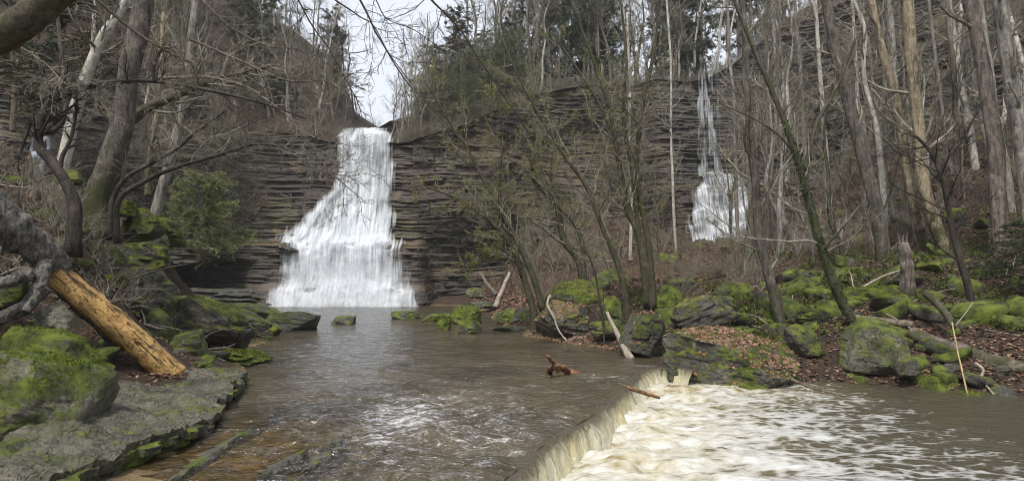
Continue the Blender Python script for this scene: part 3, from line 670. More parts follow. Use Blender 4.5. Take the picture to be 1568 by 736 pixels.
kk = NT('splash'); M['splash'] = kk.done(kk.principled((.75, .78, .8), .6, .3))
obj('splash', mbs.mesh('splash', np.array(wf.location)), M['splash'], wf, kind='stuff')
# side trickles right of the main fall
V_, U_, D_ = fall_sheet([(385, 612, 628, 57.2, .40), (430, 614, 634, 56.6, .42), (470, 618, 648, 55.6, .5)], 30, 60, 0.3, 33, 0.2); fall_obj('trickle', wf, V_, U_, D_, M['fall_thin'])
# dark rock poking through the fall on the left

b2 = W(1100, 378, 60); f2 = thing('waterfall', 'thin hanging fall streaming down the right cliff onto a fanned white cascade', 'waterfall', b2)
for i, (xa, xb, yt, d) in enumerate([(1068, 1076, 92, .52), (1076, 1084, 90, .46), (1084, 1092, 93, .50), (1092, 1102, 96, .44), (1128, 1136, 150, .34)]):
    V_, U_, D_ = fall_sheet([(yt - 3, xa, xb, 69.2, d), (yt + 3, xa, xb, 68.2, d), (180, xa - 2, xb + 2, 67.8, d - .02), (270, xa, xb + 8, 67.2, d - .04)], 16, 90, 0.1, 60 + i, 0.12)
    fall_obj('stream', f2, V_, U_ + i * 9, D_ + 0.03, M['fall_thin'])
casc = [(262, 1076, 1134, 66.2, .36), (268, 1068, 1142, 63.6, .48), (285, 1062, 1152, 63.0, .46), (290, 1060, 1154, 62.6, .50), (305, 1054, 1154, 62.4, .42), (318, 1052, 1154, 62.0, .46), (324, 1050, 1152, 61.6, .56), (340, 1048, 1150, 61.4, .50), (346, 1046, 1148, 61.0, .58), (362, 1046, 1146, 60.8, .54), (368, 1048, 1142, 60.3, .60), (380, 1050, 1138, 59.9, .58)]
V_, U_, D_ = fall_sheet(casc, 70, 90, 0.1, 80, 0.35); fall_obj('cascade', f2, V_, U_, D_, M['fall'])
V_, U_, D_ = fall_sheet([(298, 1034, 1066, 62.2, .30), (340, 1028, 1062, 61.4, .34), (380, 1022, 1060, 60.3, .36)], 30, 60, 0.25, 84, 0.3); fall_obj('trickle', f2, V_, U_, D_, M['fall_thin'])
for k, (px_, py_, Y_, sx_, sy_, sz_, dn_) in enumerate([(524, 452, 53.6, 7.0, 2.4, 2.4, .035), (530, 420, 55.6, 5.0, 2.2, 4.5, .03)]):
    v_, f_ = ICO[4]; c_ = W(px_, py_, Y_); w_ = v_ * np.array([sx_, sy_, sz_]); w_ += nrm(v_) * (.8 * fbm(w_ * .35 + k, 3, 5))[:, None]; w_[:, 2] = np.maximum(w_[:, 2], .03 - c_[2])
    mm = bpy.data.materials.new('mist'); mm.use_nodes = True; mt_ = mm.node_tree; mt_.nodes.clear(); mo_ = mt_.nodes.new('ShaderNodeOutputMaterial'); mv_ = mt_.nodes.new('ShaderNodeVolumePrincipled')
    mv_.inputs['Color'].default_value = (.95, .97, 1, 1); mv_.inputs['Density'].default_value = dn_; mt_.links.new(mv_.outputs[0], mo_.inputs['Volume'])
    obj('mist', new_mesh('mist', w_ + c_ - np.array(wf.location), tris=f_), mm, wf, kind='stuff')
b3 = W(290, 468, 45); b3[2] = 0
f3 = thing('waterfall', 'tiny trickle falling off the low rock shelf under the left overhang', 'waterfall', b3)
V_, U_, D_ = fall_sheet([(447, 276, 304, 46.2, .45), (451, 276, 304, 45.4, .5), (466, 274, 308, 45.0, .5)], 24, 24, 0.15, 88, 0.1); fall_obj('trickle', f3, V_, U_, D_, M['fall_thin'])

# ------------------------------------------------------------------ rocks
def rock_shape(size, seed, sub=4, flat=0.5, strata=0.5, rough=0.07, wedge=0.0):
    r = np.random.default_rng(seed); d, f = ICO[sub]
    pl = [np.array(a, float) for a in ((1, 0, 0), (-1, 0, 0), (0, 1, 0), (0, -1, 0), (0, 0, 1), (0, 0, -1))]
    ds = [1, 1, 1, 1, 1, 1]
    pl = [nrm(p + r.normal(0, 0.16 + 0.1 * (abs(p[2]) < .5), 3)) for p in pl]
    for _ in range(11):
        n_ = nrm(r.normal(0, 1, 3) * np.array([1, 1, 1 - flat * 0.6])); pl.append(n_); ds.append(r.uniform(0.86, 1.22))
    pl = np.array(pl); ds = np.array(ds)
    dot = np.maximum(d @ pl.T, 1e-3) / ds
    p_ = 42.0
    rad = 1.0 / (np.sum(dot ** p_, 1) ** (1 / p_))
    v = d * rad[:, None]
    v[:, 2] += wedge * v[:, 0] * 0.5
    size = np.asarray(size, float)
    w = v * size
    sc = float(size.mean())
    fine = max(0.5, 1.6 / sc)
    w += nrm(v) * (rough * sc * fbm(w * fine * 1.0 + seed * 5.1, 4, seed % 1000))[:, None]
    w += nrm(v) * (0.035 * sc * fbm(w * fine * 6 + seed, 3, seed % 997))[:, None]
    if strata:
        th = max(0.07, size[2] * 0.22); zz = w[:, 2] + 0.06 * w[:, 0] + 0.05 * sc * fbm(w * 0.8, 2, seed % 991)
        lay = np.floor(zz / th); j = _hash(lay.astype(int), np.floor(np.arctan2(w[:, 1], w[:, 0]) * 2.2).astype(int), lay.astype(int) * 0, seed)
        side = 1 - smooth(0.45, 0.9, np.abs(nrm(v)[:, 2]))
        w[:, :2] *= (1 - strata * 0.2 * (j * side)[:, None])
    return w, f
def rotm(rx, ry, rz):
    cx, sx_, cy, sy_, cz, sz_ = math.cos(rx), math.sin(rx), math.cos(ry), math.sin(ry), math.cos(rz), math.sin(rz)
    return np.array([[cz, -sz_, 0], [sz_, cz, 0], [0, 0, 1]]) @ np.array([[cy, 0, sy_], [0, 1, 0], [-sy_, 0, cy]]) @ np.array([[1, 0, 0], [0, cx, -sx_], [0, sx_, cx]])
LEAFY = []; MOSSY = []
def boulder(label, x0, x1, yt, yb, z=None, Y=None, dep=0.8, rot=(0, 0, 0), moss=0.5, mat='rock', sub=4, sink=0.12, leafy=0, name='boulder', tuft=0, strata=.5, wedge=0, rough=.055, cat='boulder', group=None, seed=None):
    xc = (x0 + x1) / 2
    p = WZ(xc, yb, z) if Y is None else W(xc, yb, Y)
    w = (x1 - x0) / FPX * p[1]; h = (yb - yt) / FPX * p[1]
    d = w * dep
    # part of the picture height is the receding top face
    h = max(0.35 * h, h - max(0.0, (CAM[2] - p[2] - h)) / p[1] * d * 0.8)
    seed = int(x0 * 7 + yb * 13) if seed is None else seed
    v, f = rock_shape((w / 2 * 0.98, d / 2, h / 2 * (1 + sink)), seed, sub, strata=strata, wedge=wedge, rough=rough)
    v = v @ rotm(*[math.radians(a) for a in rot]).T
    zn = (v[:, 2] - v[:, 2].min()) / (v[:, 2].max() - v[:, 2].min() + 1e-6); v[:, :2] *= (1.16 - .34 * zn)[:, None]
    ext = v[:, 0].max() - v[:, 0].min(); v[:, 0] *= w / ext
    hz = v[:, 2].max() - v[:, 2].min(); tgt = h * (1 + sink)
    v[:, 2] *= (tgt / hz)
    v[:, 2] -= v[:, 2].min() + h * sink
    v[:, 0] -= (v[:, 0].max() + v[:, 0].min()) / 2
    loc = np.array([p[0], p[1] + d * 0.42, p[2]])
    o = obj(name, new_mesh(name, v, tris=f, smooth_shade=False), M[mat], loc=loc, moss=float(moss)); tag(o, label, cat, group)
    if leafy: LEAFY.append((v, f, loc, leafy))
    if tuft: MOSSY.append((o, v, f, tuft))
    return o
B = boulder
# left bank, near to far
B('big foreground boulder with thick bright moss at the left edge', -150, 88, 528, 712, Y=8.6, dep=0.75, rot=(0, 14, 8), moss=0.72, mat='rock_pale', sub=5, tuft=3200, strata=.25, rough=.06)
B('small mossy knob squeezed against the big foreground boulder', 116, 150, 590, 638, Y=10.2, moss=1.1, sub=3)
B('dark mossy rock behind the big foreground boulder', -30, 128, 497, 575, Y=11.2, moss=0.9, dep=.6, rot=(0, 10, 0), tuft=700)
B('bare grey stone under the charred root', 48, 98, 462, 512, Y=12.2, moss=0.2, mat='rock_pale')
B('dark rock shaded beneath the stripped log', 120, 200, 510, 585, Y=14.2, moss=0.45, mat='rock_dark')
B('mossy round rock above the stripped log', 163, 214, 452, 484, Y=16.8, moss=1.0)
B('grey mossy rock right behind the stripped log', 184, 252, 470, 530, Y=17.2, moss=0.75, rot=(0, 14, 0))
B('squat mossy boulder at the lower end of the stripped log', 246, 312, 503, 560, Y=16.6, moss=0.8, mat='rock_pale')
B('long tilted mossy slab boulder leaning toward the pool', 252, 376, 452, 532, Y=20, moss=0.62, dep=.6, rot=(0, 24, -8), wedge=-.3, tuft=500)
B('narrow tilted rock above the long mossy slab boulder', 228, 300, 448, 492, Y=22, moss=0.8, rot=(0, 20, 0), mat='rock_dark')
B('wet pointed rock between the slab boulder and the dark pool boulder', 322, 402, 470, 508, Y=25, moss=0.55, rot=(0, 22, 0), mat='rock_dark')
B('low dark rock near the far end of the left bank', 340, 420, 462, 486, Y=33, moss=0.5, rot=(0, 14, 0), mat='rock_dark')
B('large dark boulder jutting into the pool from the left bank', 392, 483, 475, 508, z=-0.05, moss=0.5, dep=.8, mat='rock_dark', sub=5, seed=4242, strata=.25)
B('thin tilted mossy plate beside the large dark pool boulder', 376, 428, 486, 516, z=-0.05, moss=0.9, dep=.5, rot=(0, 18, 0))
B('flat bright mossy rock at the water beyond the stone shelf', 296, 398, 533, 562, z=-0.05, dep=1.0, moss=1.05, tuft=900, strata=.8)
B('dark mossy outcrop under the left bank edge', 138, 242, 396, 462, Y=21, moss=0.6, mat='rock_dark', dep=.7)
B('mossy ledge rock beside the big leaning tree', 166, 234, 318, 366, Y=18.5, moss=1.0, dep=.8, tuft=400)
B('bright mossy stone at the foot of the big leaning tree', 148, 196, 306, 328, Y=18, moss=1.15, tuft=250)
B('sunlit mossy stone beside the hiker', 82, 120, 258, 280, Y=20, moss=1.2, tuft=250)
B('dark rock filling the hollow left of the outcrop', 60, 150, 420, 480, Y=15, moss=0.5, mat='rock_dark')
B('mossy stone above the charred root at the left edge', -20, 30, 425, 462, Y=12.5, moss=0.9)
B('layered dark outcrop face below the big leaning tree', 176, 246, 356, 420, Y=20, moss=.75, mat='rock_dark', dep=.8, strata=1, tuft=300)
B('jutting mossy ledge at the top edge of the left bank', 196, 262, 330, 372, Y=22.5, moss=.95, dep=.9, strata=.9, tuft=300)
B('mossy block wedged between outcrop and stripped log', 98, 172, 372, 428, Y=16.2, moss=.85, dep=.8, tuft=200)
B('shadowed boulder at the base of the left outcrop', 186, 262, 430, 482, Y=21.5, moss=.6, mat='rock_dark', dep=.9)
B('mossy stone on the bank crest beside the charred root', 18, 84, 318, 362, Y=15.5, moss=.9, dep=.8, tuft=200)
B('small mossy rock at the bank foot left of the shelf tip', 262, 318, 548, 576, Y=15.2, moss=.8)
# mid stream
B('small lone dark rock in the middle of the pool', 504, 541, 483, 497, z=-.04, moss=.6, mat='rock_dark')
B('low dark rock breaking the water left of the mossy heap', 596, 643, 475, 489, z=-.04, moss=.7, mat='rock_dark')
B('flat mossy rock next to the mossy heap in the pool', 643, 692, 478, 494, z=-.04, moss=.95)
B('small round bright mossy rock at the front of the heap', 667, 691, 484, 506, z=-.04, moss=1.15, tuft=120)
B('largest mossy rock of the heap in the pool', 688, 738, 467, 497, z=-.04, moss=1.05, dep=.9, tuft=250)
B('pointed mossy rock at the front of the pool heap', 700, 738, 489, 512, z=-.04, moss=.85, rot=(0, -18, 0))
B('sloping mossy rock right of the pool heap', 752, 802, 471, 498, z=-.04, moss=.85, rot=(0, 12, 0))
B('dark rock behind the sloping mossy rock', 780, 832, 470, 500, z=0.05, moss=.5, mat='rock_dark')
B('thin flat stone at the water left of the leaf-topped block', 752, 822, 497, 508, z=-.03, moss=.6, dep=.5)
# right bank
B('leaf-topped angular block at the edge of the pool', 820, 908, 458, 522, z=-.05, moss=.55, dep=1.0, rot=(0, 6, 10), leafy=500, sub=5)
B('wide flat boulder carpeted with bright moss behind the leaf-topped block', 830, 948, 427, 480, Y=29.5, moss=1.05, dep=.8, leafy=160, tuft=700)
B('triangular shaded rock between the leaf-topped block and the wide mossy boulder', 842, 880, 442, 470, Y=27.6, moss=.7, rot=(0, 20, 0))
B('mossy block right of the leaf-topped block', 914, 962, 452, 500, Y=24.5, moss=.8, leafy=60)
B('low mossy rock under the leaning grey driftwood', 902, 962, 488, 516, Y=23, moss=.8)
B('flat wet stone at the waterline below the mossy block', 886, 950, 508, 522, z=-.03, moss=.4)
B('square mossy block upstream of the giant boulder', 954, 1032, 476, 550, z=-.05, moss=.62, dep=.9, rot=(0, 5, 12), leafy=120, sub=5)
B('giant layered boulder strewn with red leaves beside the spill', 1022, 1242, 499, 600, z=-.62, moss=.66, dep=.62, rot=(0, 8, -4), leafy=1700, sub=5, strata=.4, tuft=1800, sink=.2)
B('long diagonal slab leaning behind the giant boulder', 1034, 1136, 450, 508, Y=22, moss=.6, dep=.5, rot=(0, -22, 0), leafy=60, strata=.8)
B('dark mossy block behind the giant boulder', 1198, 1272, 494, 548, Y=19.4, moss=.7, rot=(0, 10, 0), leafy=30)
B('pale lichen-spotted round boulder near the fallen log', 1308, 1408, 483, 572, Y=18, moss=.72, mat='rock_pale', sub=5, rough=.07, strata=.3)
B('flat bright green mossy stone on the right shore', 1238, 1302, 558, 580, z=-.62, moss=1.2, tuft=300)
B('dark mossy rock at the water below the pale boulder', 1302, 1380, 564, 595, z=-.62, moss=.7)
B('brown wet stone right of the dark shoreline rock', 1372, 1396, 578, 597, z=-.62, moss=.3)
B('low blocky mossy rock at the stream edge', 1418, 1482, 572, 606, z=-.62, moss=.9, tuft=250)
B('flat mossy stone near the yellow stick foot', 1470, 1524, 597, 616, z=-.62, moss=1.1, tuft=120)
B('black wet rock at the right end of the shore', 1512, 1566, 588, 615, z=-.62, moss=.3, mat='rock_dark')
B('small grey stone right of the pale boulder', 1378, 1412, 548, 576, Y=17.3, moss=.7)
B('mossy rock under the fallen log', 1432, 1478, 536, 568, Y=18.2, moss=.8)
B('long low rock blanketed in moss in front of the broken stump', 1288, 1422, 438, 474, Y=23, moss=1.0, dep=.5, tuft=600)
B('small mossy rock below the long moss-blanketed rock', 1356, 1420, 464, 484, Y=21.8, moss=.85)
B('bluish dark block behind the bowed mossy branch', 1444, 1514, 452, 492, Y=24, moss=.2, mat='rock_dark')
B('dark layered rock right of the bowed mossy branch', 1488, 1564, 480, 512, Y=20.5, moss=.5, mat='rock_dark', leafy=40)
B('mossy rock above the fallen log at the right edge', 1530, 1590, 500, 540, Y=19.5, moss=.7, leafy=40)
B('dark rounded rock left of the ivy tree', 1160, 1202, 446, 490, Y=24.5, moss=.6, mat='rock_dark')
B('mossy stone at the foot of the straight bank tree', 1176, 1222, 464, 512, Y=22.8, moss=.9)
B('mossy rock right of the ivy tree foot', 1232, 1300, 470, 500, Y=21.5, moss=.8)
B('shaded rock under the brushy mound', 1090, 1160, 432, 470, Y=27, moss=.8, leafy=40)
B('mossy rock between the forked saplings', 1004, 1052, 436, 478, Y=26, moss=1.0, tuft=150)
B('mossy boulder behind the forked saplings', 908, 956, 414, 438, Y=34, moss=1.0)
B('flat boulder lodged at the foot of the right cascade', 1060, 1112, 372, 396, Y=54, moss=.4)
B('angular boulder right of the cascade foot', 1098, 1140, 362, 384, Y=56, moss=.3, mat='rock_dark')
B('dark rock poking through the left edge of the big waterfall', 418, 456, 375, 388, Y=56.0, dep=1.2, moss=.1, mat='rock_dark', strata=.9)
B('pale rock at the foot of the leaf slope', 712, 740, 440, 456, Y=50, moss=.5, mat='rock_pale')
B('low brown rock at the back shore of the pool', 716, 762, 460, 472, Y=46, moss=.3)
# low shelf under the left overhang and scattered stones
B('broad low rock shelf under the left overhang', 150, 400, 440, 474, Y=45, dep=.35, moss=.2, mat='rock_dark', strata=1, sub=5)
rs = np.random.default_rng(5)
protos = []
for i in range(10):
    v, f = rock_shape((1, rs.uniform(.6, 1), rs.uniform(.4, .7)), 300 + i, 3); protos.append((new_mesh('stone', v, tris=f), v))
for m_, _ in protos: m_.materials.append(M['rock'])
def stones(n, area, label, group, smin, smax, seed, mossr=(.4, 1.1)):
    r = np.random.default_rng(seed); k = 0; tries = 0
    while k < n and tries < 4000:
        tries += 1
        x = r.uniform(area[0], area[1]); y = r.uniform(area[2], area[3]); z = float(ground(x, y))
        if z < area[4]: continue
        s = smin * (smax / smin) ** r.random()
        o = obj('stone', protos[int(r.integers(10))][0], loc=(x, y, z + s * 0.05), moss=float(r.uniform(*mossr)))
        o.scale = (s, s * r.uniform(.7, 1.2), s * r.uniform(.6, 1.1)); o.rotation_euler = (r.uniform(-.4, .4), r.uniform(-.4, .4), r.uniform(0, 6.28))
        tag(o, label, 'stone', group); k += 1
stones(150, (4.0, 19, 16.5, 30, -0.5), 'small mossy stone half buried in the leaf litter of the right bank', 'stones on the right bank', .12, .5, 1, (.5, 1.15))
stones(110, (1, 30, 30, 56, 0.1), 'small stone among the brush below the right cliff', 'stones below the right cliff', .2, .85, 2, (.3, 1.0))
stones(70, (-14, -6.8, 9.5, 27, 0.2), 'small mossy stone on the steep left bank', 'stones on the left bank', .12, .5, 3, (.5, 1.1))
stones(45, (4.5, 17, 17.5, 28, -0.3), 'knee-high mossy rock tumbled among the leaves of the right bank', 'tumbled rocks on the right bank', .35, .8, 9, (.55, 1.1))
stones(14, (9.5, 14, 15.5, 18, -0.7), 'wet stone at the right edge of the lower stream', 'stones along the stream edge', .08, .22, 4, (.2, .8))

# stone shelf in the left foreground: stacked flagstone layers
def shelf():
    outer = np.array([WZ(*p) for p in [(-20, 800, .35), (98, 726, .3), (180, 690, .3), (250, 665, .3), (300, 645, .3), (340, 625, .28), (352, 602, .26), (380, 578, .24), (366, 566, .24), (320, 560, .26)]])
    inner = np.array([WZ(*p) for p in [(-260, 800, .35), (-120, 726, .42), (-40, 690, .45), (20, 660, .45), (70, 640, .45), (110, 622, .42), (150, 605, .40), (200, 585, .36), (250, 566, .32), (280, 558, .3)]])
    root = thing('rock_shelf', 'flat layered grey rock shelf along the water in the left foreground', 'rock shelf', (outer[4][0], outer[4][1], 0))
    c = np.array(root.location); n = 340; m_ = 110
    eo = spline(outer, n); ei = spline(inner, n)
    r = np.random.default_rng(9)
    tops = [0.0, -0.09, -0.17, -0.27, -0.36]; L = len(tops) - 1
    for k in range(L):
        mk = m_ if k == 0 else 8
        t = np.linspace(0, 1, mk)
        s = np.linspace(0, 22, n)
        cell = np.floor(s * r.uniform(.9, 1.5) + k * 3.3 + 0.4 * np.sin(s * 2)).astype(int)
        jag = 0.16 * _hash(cell, cell * 0 + k, cell * 0, 3) + 0.10 * fbm(P3(s * 2.2, s * 0 + k), 3, 12) - (0.10 * (L - k - 1) * 0.35 if k else 0) + k * 0.03
        dirn = nrm(ei - eo); e = eo + dirn * (jag[:, None])
        V = e[:, None] + (ei - e)[:, None] * t[None, :, None]
        zt = V[..., 2] + tops[k]
        x, y = V[..., 0], V[..., 1]
        fl_ = fbm(P3(x * 1.3, y * 1.3), 3, 60)
        step = np.floor((fl_ + 0.6) * 9) / 9 - 0.6; f2_ = fbm(P3(x * 2.6 + y, y * 4.5 - x), 4, 67, .6); step2 = np.floor(f2_ * 7) / 7
        zt = zt + (0.16 * step + 0.09 * step2 + 0.03 * fbm(P3(x * 11, y * 11), 3, 61)) * (1 if k == 0 else .3)
        top = np.stack([x, y, zt], -1)
        wall = []
        for w_ in (0.15, 0.5, 1.0):
            q = e.copy(); q[:, 2] = zt[:, 0] - w_ * (tops[k] - tops[k + 1] + (0.15 if k == L - 1 else 0.02)); q += dirn * (0.02 * w_ + 0.015 * fbm(P3(s * 6, s * 0 + w_ * 3), 2, k)[:, None]); wall.append(q)
        rows_ = [wall[2], wall[1], wall[0]] + [top[:, i] for i in range(mk)]
        VV = np.stack(rows_)[..., :] - c
        o = obj('rock_layer', new_mesh('rock_layer', VV, grid_quads(len(rows_), n)[:, ::-1], smooth_shade=False), M['shelf_rock'] if k == 0 else M['rock'], root, moss=0.27 if k == 0 else 0.8)
shelf()
for lab, pts_ in [('long low wet rock ridge breaking the shallow water below the shelf', [(250, 745), (330, 690), (400, 645), (428, 632)]),
                  ('short wet rock ridge in the shallows nearest the camera', [(390, 738), (440, 705), (470, 690)]),
                  ('mossy wet rock ridge where the shallows drop into the deep pool', [(470, 722), (505, 690), (525, 668)])]:
    c_ = spline(np.array([WZ(a, b, 0.0) for a, b in pts_]), 60); s_ = np.linspace(0, 1, 60)
    t_ = nrm(np.gradient(c_, axis=0)); nn_ = np.stack([t_[:, 1], -t_[:, 0], 0 * t_[:, 0]], -1)
    wd = 0.16 * np.sin(np.pi * np.clip(s_, .03, .97)) ** .5
    prof = [(-1.5, -.10), (-.9, -0.012), (-.3, 0.022), (.35, .03), (.6, 0.0), (.8, -.12)]
    VV = np.stack([c_ + nn_ * (a * wd * (1 + .5 * fbm(P3(s_ * 14, s_ * 0 + i), 3, 5)))[:, None] + np.array([0, 0, 1.0]) * (b_ + (0.03 * fbm(P3(s_ * 22, s_ * 0 + i * 2.2), 3, 7) if b_ > -.1 else 0 * s_))[:, None] for i, (a, b_) in enumerate(prof)])
    c0 = VV.mean((0, 1)); c0[2] = 0
    tag(obj('rock_ridge', new_mesh('rock_ridge', VV - c0, grid_quads(6, 60)[:, ::-1], smooth_shade=False), M['rock'], loc=c0, moss=.35), lab, 'rock')

# ------------------------------------------------------------------ branching growth
def sprout(r, pts, rad, Mn, t0, t1, ratio, ang, P, up, wob, rr=0.55, rmin=0.004, taper=0.35, asd=0.25, lens=None):
    N, P0, _ = pts.shape
    L0 = np.linalg.norm(np.diff(pts, axis=1), axis=-1).sum(1) if lens is None else lens
    t = r.uniform(t0, t1, (N, Mn)); fi = t * (P0 - 1); i = np.minimum(fi.astype(int), P0 - 2); f = fi - i
    ar = np.arange(N)[:, None]
    p = pts[ar, i] * (1 - f)[..., None] + pts[ar, i + 1] * f[..., None]
    tg = nrm(pts[ar, i + 1] - pts[ar, i]); rd = rad[ar, i] * (1 - f) + rad[ar, i + 1] * f
    pr = nrm(np.cross(tg, r.normal(0, 1, (N, Mn, 3))))
    a = r.normal(ang, asd, (N, Mn))[..., None]
    d = np.cos(a) * tg + np.sin(a) * pr
    ln = (L0[:, None] * ratio * (1 - 0.55 * t) * r.uniform(0.55, 1.25, (N, Mn)))[..., None]
    out = [p]
    for k in range(P - 1):
        d = nrm(d + r.normal(0, wob, d.shape) + np.array([0, 0, up])); p = p + d * ln / (P - 1); out.append(p)
    q = np.stack(out, 2).reshape(N * Mn, P, 3)
    r0 = np.maximum(rd * rr * r.uniform(.7, 1.1, rd.shape), rmin).reshape(-1)
    R = r0[:, None] * np.linspace(1, taper, P)[None]
    return q, np.maximum(R, rmin * 0.6)
def leaf_quads(mb, r, pts, n, size, aspect=2.0, jitter=0.05, flat=0.0, tmin=0.0):
    N, P0, _ = pts.shape
    t = r.uniform(tmin, 1, (N, n)); fi = t * (P0 - 1); i = np.minimum(fi.astype(int), P0 - 2); f = (fi - i)[..., None]; ar = np.arange(N)[:, None]
    p = (pts[ar, i] * (1 - f) + pts[ar, i + 1] * f).reshape(-1, 3) + r.normal(0, jitter, (N * n, 3))
    place_leaves(mb, r, p, size, aspect, flat)
def place_leaves(mb, r, p, size, aspect=1.6, flat=0.0, normal=None):
    n = len(p)
    if n == 0: return
    a = r.normal(0, 1, (n, 3)); a[:, 2] *= (1 - flat); a = nrm(a)
    if normal is not None: a = nrm(a - (a * normal).sum(1, keepdims=True) * normal + 0.25 * r.normal(0, 1, (n, 3)))
    ref = r.normal(0, 1, (n, 3)) * (1 - flat) + np.array([0, 0, 1.0]) * flat if normal is None else normal + r.normal(0, .25, (n, 3))
    b = nrm(np.cross(a, ref)); nn = np.cross(a, b)
    s = (size * r.uniform(.6, 1.4, n))[:, None]
    v = np.stack([p - a * s * .5, p + b * s / aspect * .5 + nn * s * .08, p + a * s * .5, p - b * s / aspect * .5 + nn * s * .08], 1).reshape(-1, 3)
    mb.add(v, np.arange(n * 4).reshape(n, 4))

def build_tree(label, cat, paths, mat, twigmat, seed, levels, group=None, name='tree', sides=10, buds=0, budmat='buds', ivy=0, base=None, rough=.18, budsize=.07, flare=0.35):
    """paths: list of (points Nx3, r0, r1); the first is the trunk"""
    r = np.random.default_rng(seed)
    b0 = np.asarray(paths[0][0][0], float) if base is None else np.asarray(base, float)
    root = thing(name, label, cat, b0, group)
    P_main = 36
    mains = []
    for i, (pts, r0, r1) in enumerate(paths):
        c = spline(pts, P_main)
        L = np.linalg.norm(np.diff(c, axis=0), axis=1).sum()
        u = np.linspace(0, 1, P_main)
        c = c + (0.012 * L * np.stack([fbm(P3(u * 5, u * 0 + seed + i, u * 0 + a * 7.7), 2, seed) for a in range(3)], -1)) * np.sin(np.pi * u)[:, None]
        R = r0 + (r1 - r0) * u
        if i == 0 and flare: R = R * (1 + flare * np.exp(-u * L / (r0 * 3.0)))
        mains.append((c, R)); mb = MB(); tubes(mb, c, R, 24 if r0 > .16 else (sides if r0 > .05 else 6), rough, seed + i, cap=True, ridge=.16 if r0 > .08 else 0)
        to_ = obj('trunk' if i == 0 else 'limb', mb.mesh('trunk' if i == 0 else 'limb', b0), M[mat], root)
        if i == 0: tr_o = to_
    mb = MB(); tips = None
    allp = np.stack([m[0] for m in mains]); allr = np.stack([m[1] for m in mains])
    pts, rad = allp, allr
    for li, lv in enumerate(levels):
        pts, rad = sprout(r, pts, rad, **lv)
        tubes(mb, pts, rad, 5 if li == 0 else (4 if li == 1 else 3))
        tips = pts
    br_o = obj('branches', mb.mesh('branches', b0), M[twigmat], root, kind='stuff') if levels else None
    if buds and tips is not None:
        mb = MB(); leaf_quads(mb, r, tips, buds, budsize, 1.8, 0.02, tmin=.3); obj('buds', mb.mesh('buds', b0, False), M[budmat], br_o, kind='stuff')
    if ivy:
        mb = MB(); c, R = mains[0]
        idx = r.uniform(0, P_main * .62, ivy); i = idx.astype(int); f = (idx - i)[:, None]
        p = c[i] * (1 - f) + c[i + 1] * f; a = nrm(r.normal(0, 1, (ivy, 3)) * np.array([1, 1, .2]))
        place_leaves(mb, r, p + a * (R[i] * r.uniform(.95, 1.3, ivy))[:, None], .065, 1.3)
        obj('ivy', mb.mesh('ivy', b0, False), M['ivy'], tr_o, kind='stuff')
    return root
def PX(seq): return np.array([W(*s) for s in seq])
def px_tree(label, main, width, Y, mat='bark', twigmat='twig', seed=0, limbs=(), dens=1.0, top=.45, Y2=None, lev=3, buds=0, name='tree', cat='tree', reach=.3, ivy=0, drop=1.0, group=None, t0=.3, rmin=.005, budsize=.07, up=.1):
    """main: pixel points from base upward; width: base width in pixels"""
    n = len(main); Ys = np.linspace(Y, Y if Y2 is None else Y2, n)
    pts = np.array([W(a, b, y) for (a, b), y in zip(main, Ys)])
    r0 = width / 2 / FPX * Y * .84
    if drop: pts = np.vstack([[pts[0] - np.array([0, 0, drop])], pts]) if True else pts
    paths = [(pts, r0, r0 * top)]
    for seq, w0, w1 in limbs:
        q = np.array([W(a, b, Y if len(s) == 2 else s[2]) for s in seq for a, b in [s[:2]]])
        paths.append((q, w0 / 2 / FPX * Y * .84, w1 / 2 / FPX * Y * .84))
    L = [dict(Mn=int(19 * dens), t0=t0, t1=.98, ratio=reach, ang=.9, P=7, up=up, wob=.16, rr=.42, rmin=rmin * 1.6),
         dict(Mn=7, t0=.15, t1=.98, ratio=.5, ang=.75, P=5, up=up * .6, wob=.2, rr=.5, rmin=rmin * 1.2),
         dict(Mn=6, t0=.1, t1=1, ratio=.55, ang=.7, P=4, up=.02, wob=.25, rr=.55, rmin=rmin)][:lev]
    return build_tree(label, cat, paths, mat, twigmat, seed, L, name=name, buds=buds, ivy=ivy, base=pts[0] + np.array([0, 0, drop]), group=group, budsize=budsize)

T = px_tree
# left group
T('big leaning brown trunk on the left bank', [(150, 306), (166, 250), (182, 180), (200, 95), (220, 0), (236, -90), (250, -200)], 46, 17, 'bark_base', 'twig', 1, top=.6, dens=.6, reach=.22, t0=.7)
T('dark mossy tree arching right over the left bank', [(114, 322), (104, 290), (78, 250), (56, 222), (58, 188), (72, 158), (104, 142), (160, 126), (235, 124), (320, 138), (400, 158), (470, 182)], 24, 14.5, 'bark_dark', 'twig_dark', 2, top=.10, dens=1.6, reach=.16, t0=.3, rmin=.004,
  limbs=[([(92, 272), (96, 240), (110, 205), (118, 160), (114, 120)], 9, 3), ([(58, 200), (52, 180), (30, 235), (28, 262)], 8, 3), ([(235, 124), (236, 100), (246, 78), (262, 72)], 7, 3)])
T('pale blotched trunk behind the big leaning trunk', [(96, 262), (118, 170), (140, 105), (166, 50), (196, 0), (230, -70)], 24, 23, 'bark_pale', 'twig', 3, top=.6, dens=.8, t0=.5, reach=.3)
T('slender trunk right of the big leaning trunk', [(234, 340), (248, 290), (266, 220), (278, 160), (290, 80), (300, 0), (305, -60)], 20, 24, 'bark_grey', 'twig', 4, top=.6, dens=1.1, reach=.3)
T('thin pale trunk standing above the left recess', [(228, 262), (234, 215), (240, 165), (246, 100), (250, 20)], 11, 26, 'bark_tan', 'twig_pale', 5, top=.6, dens=1.2)
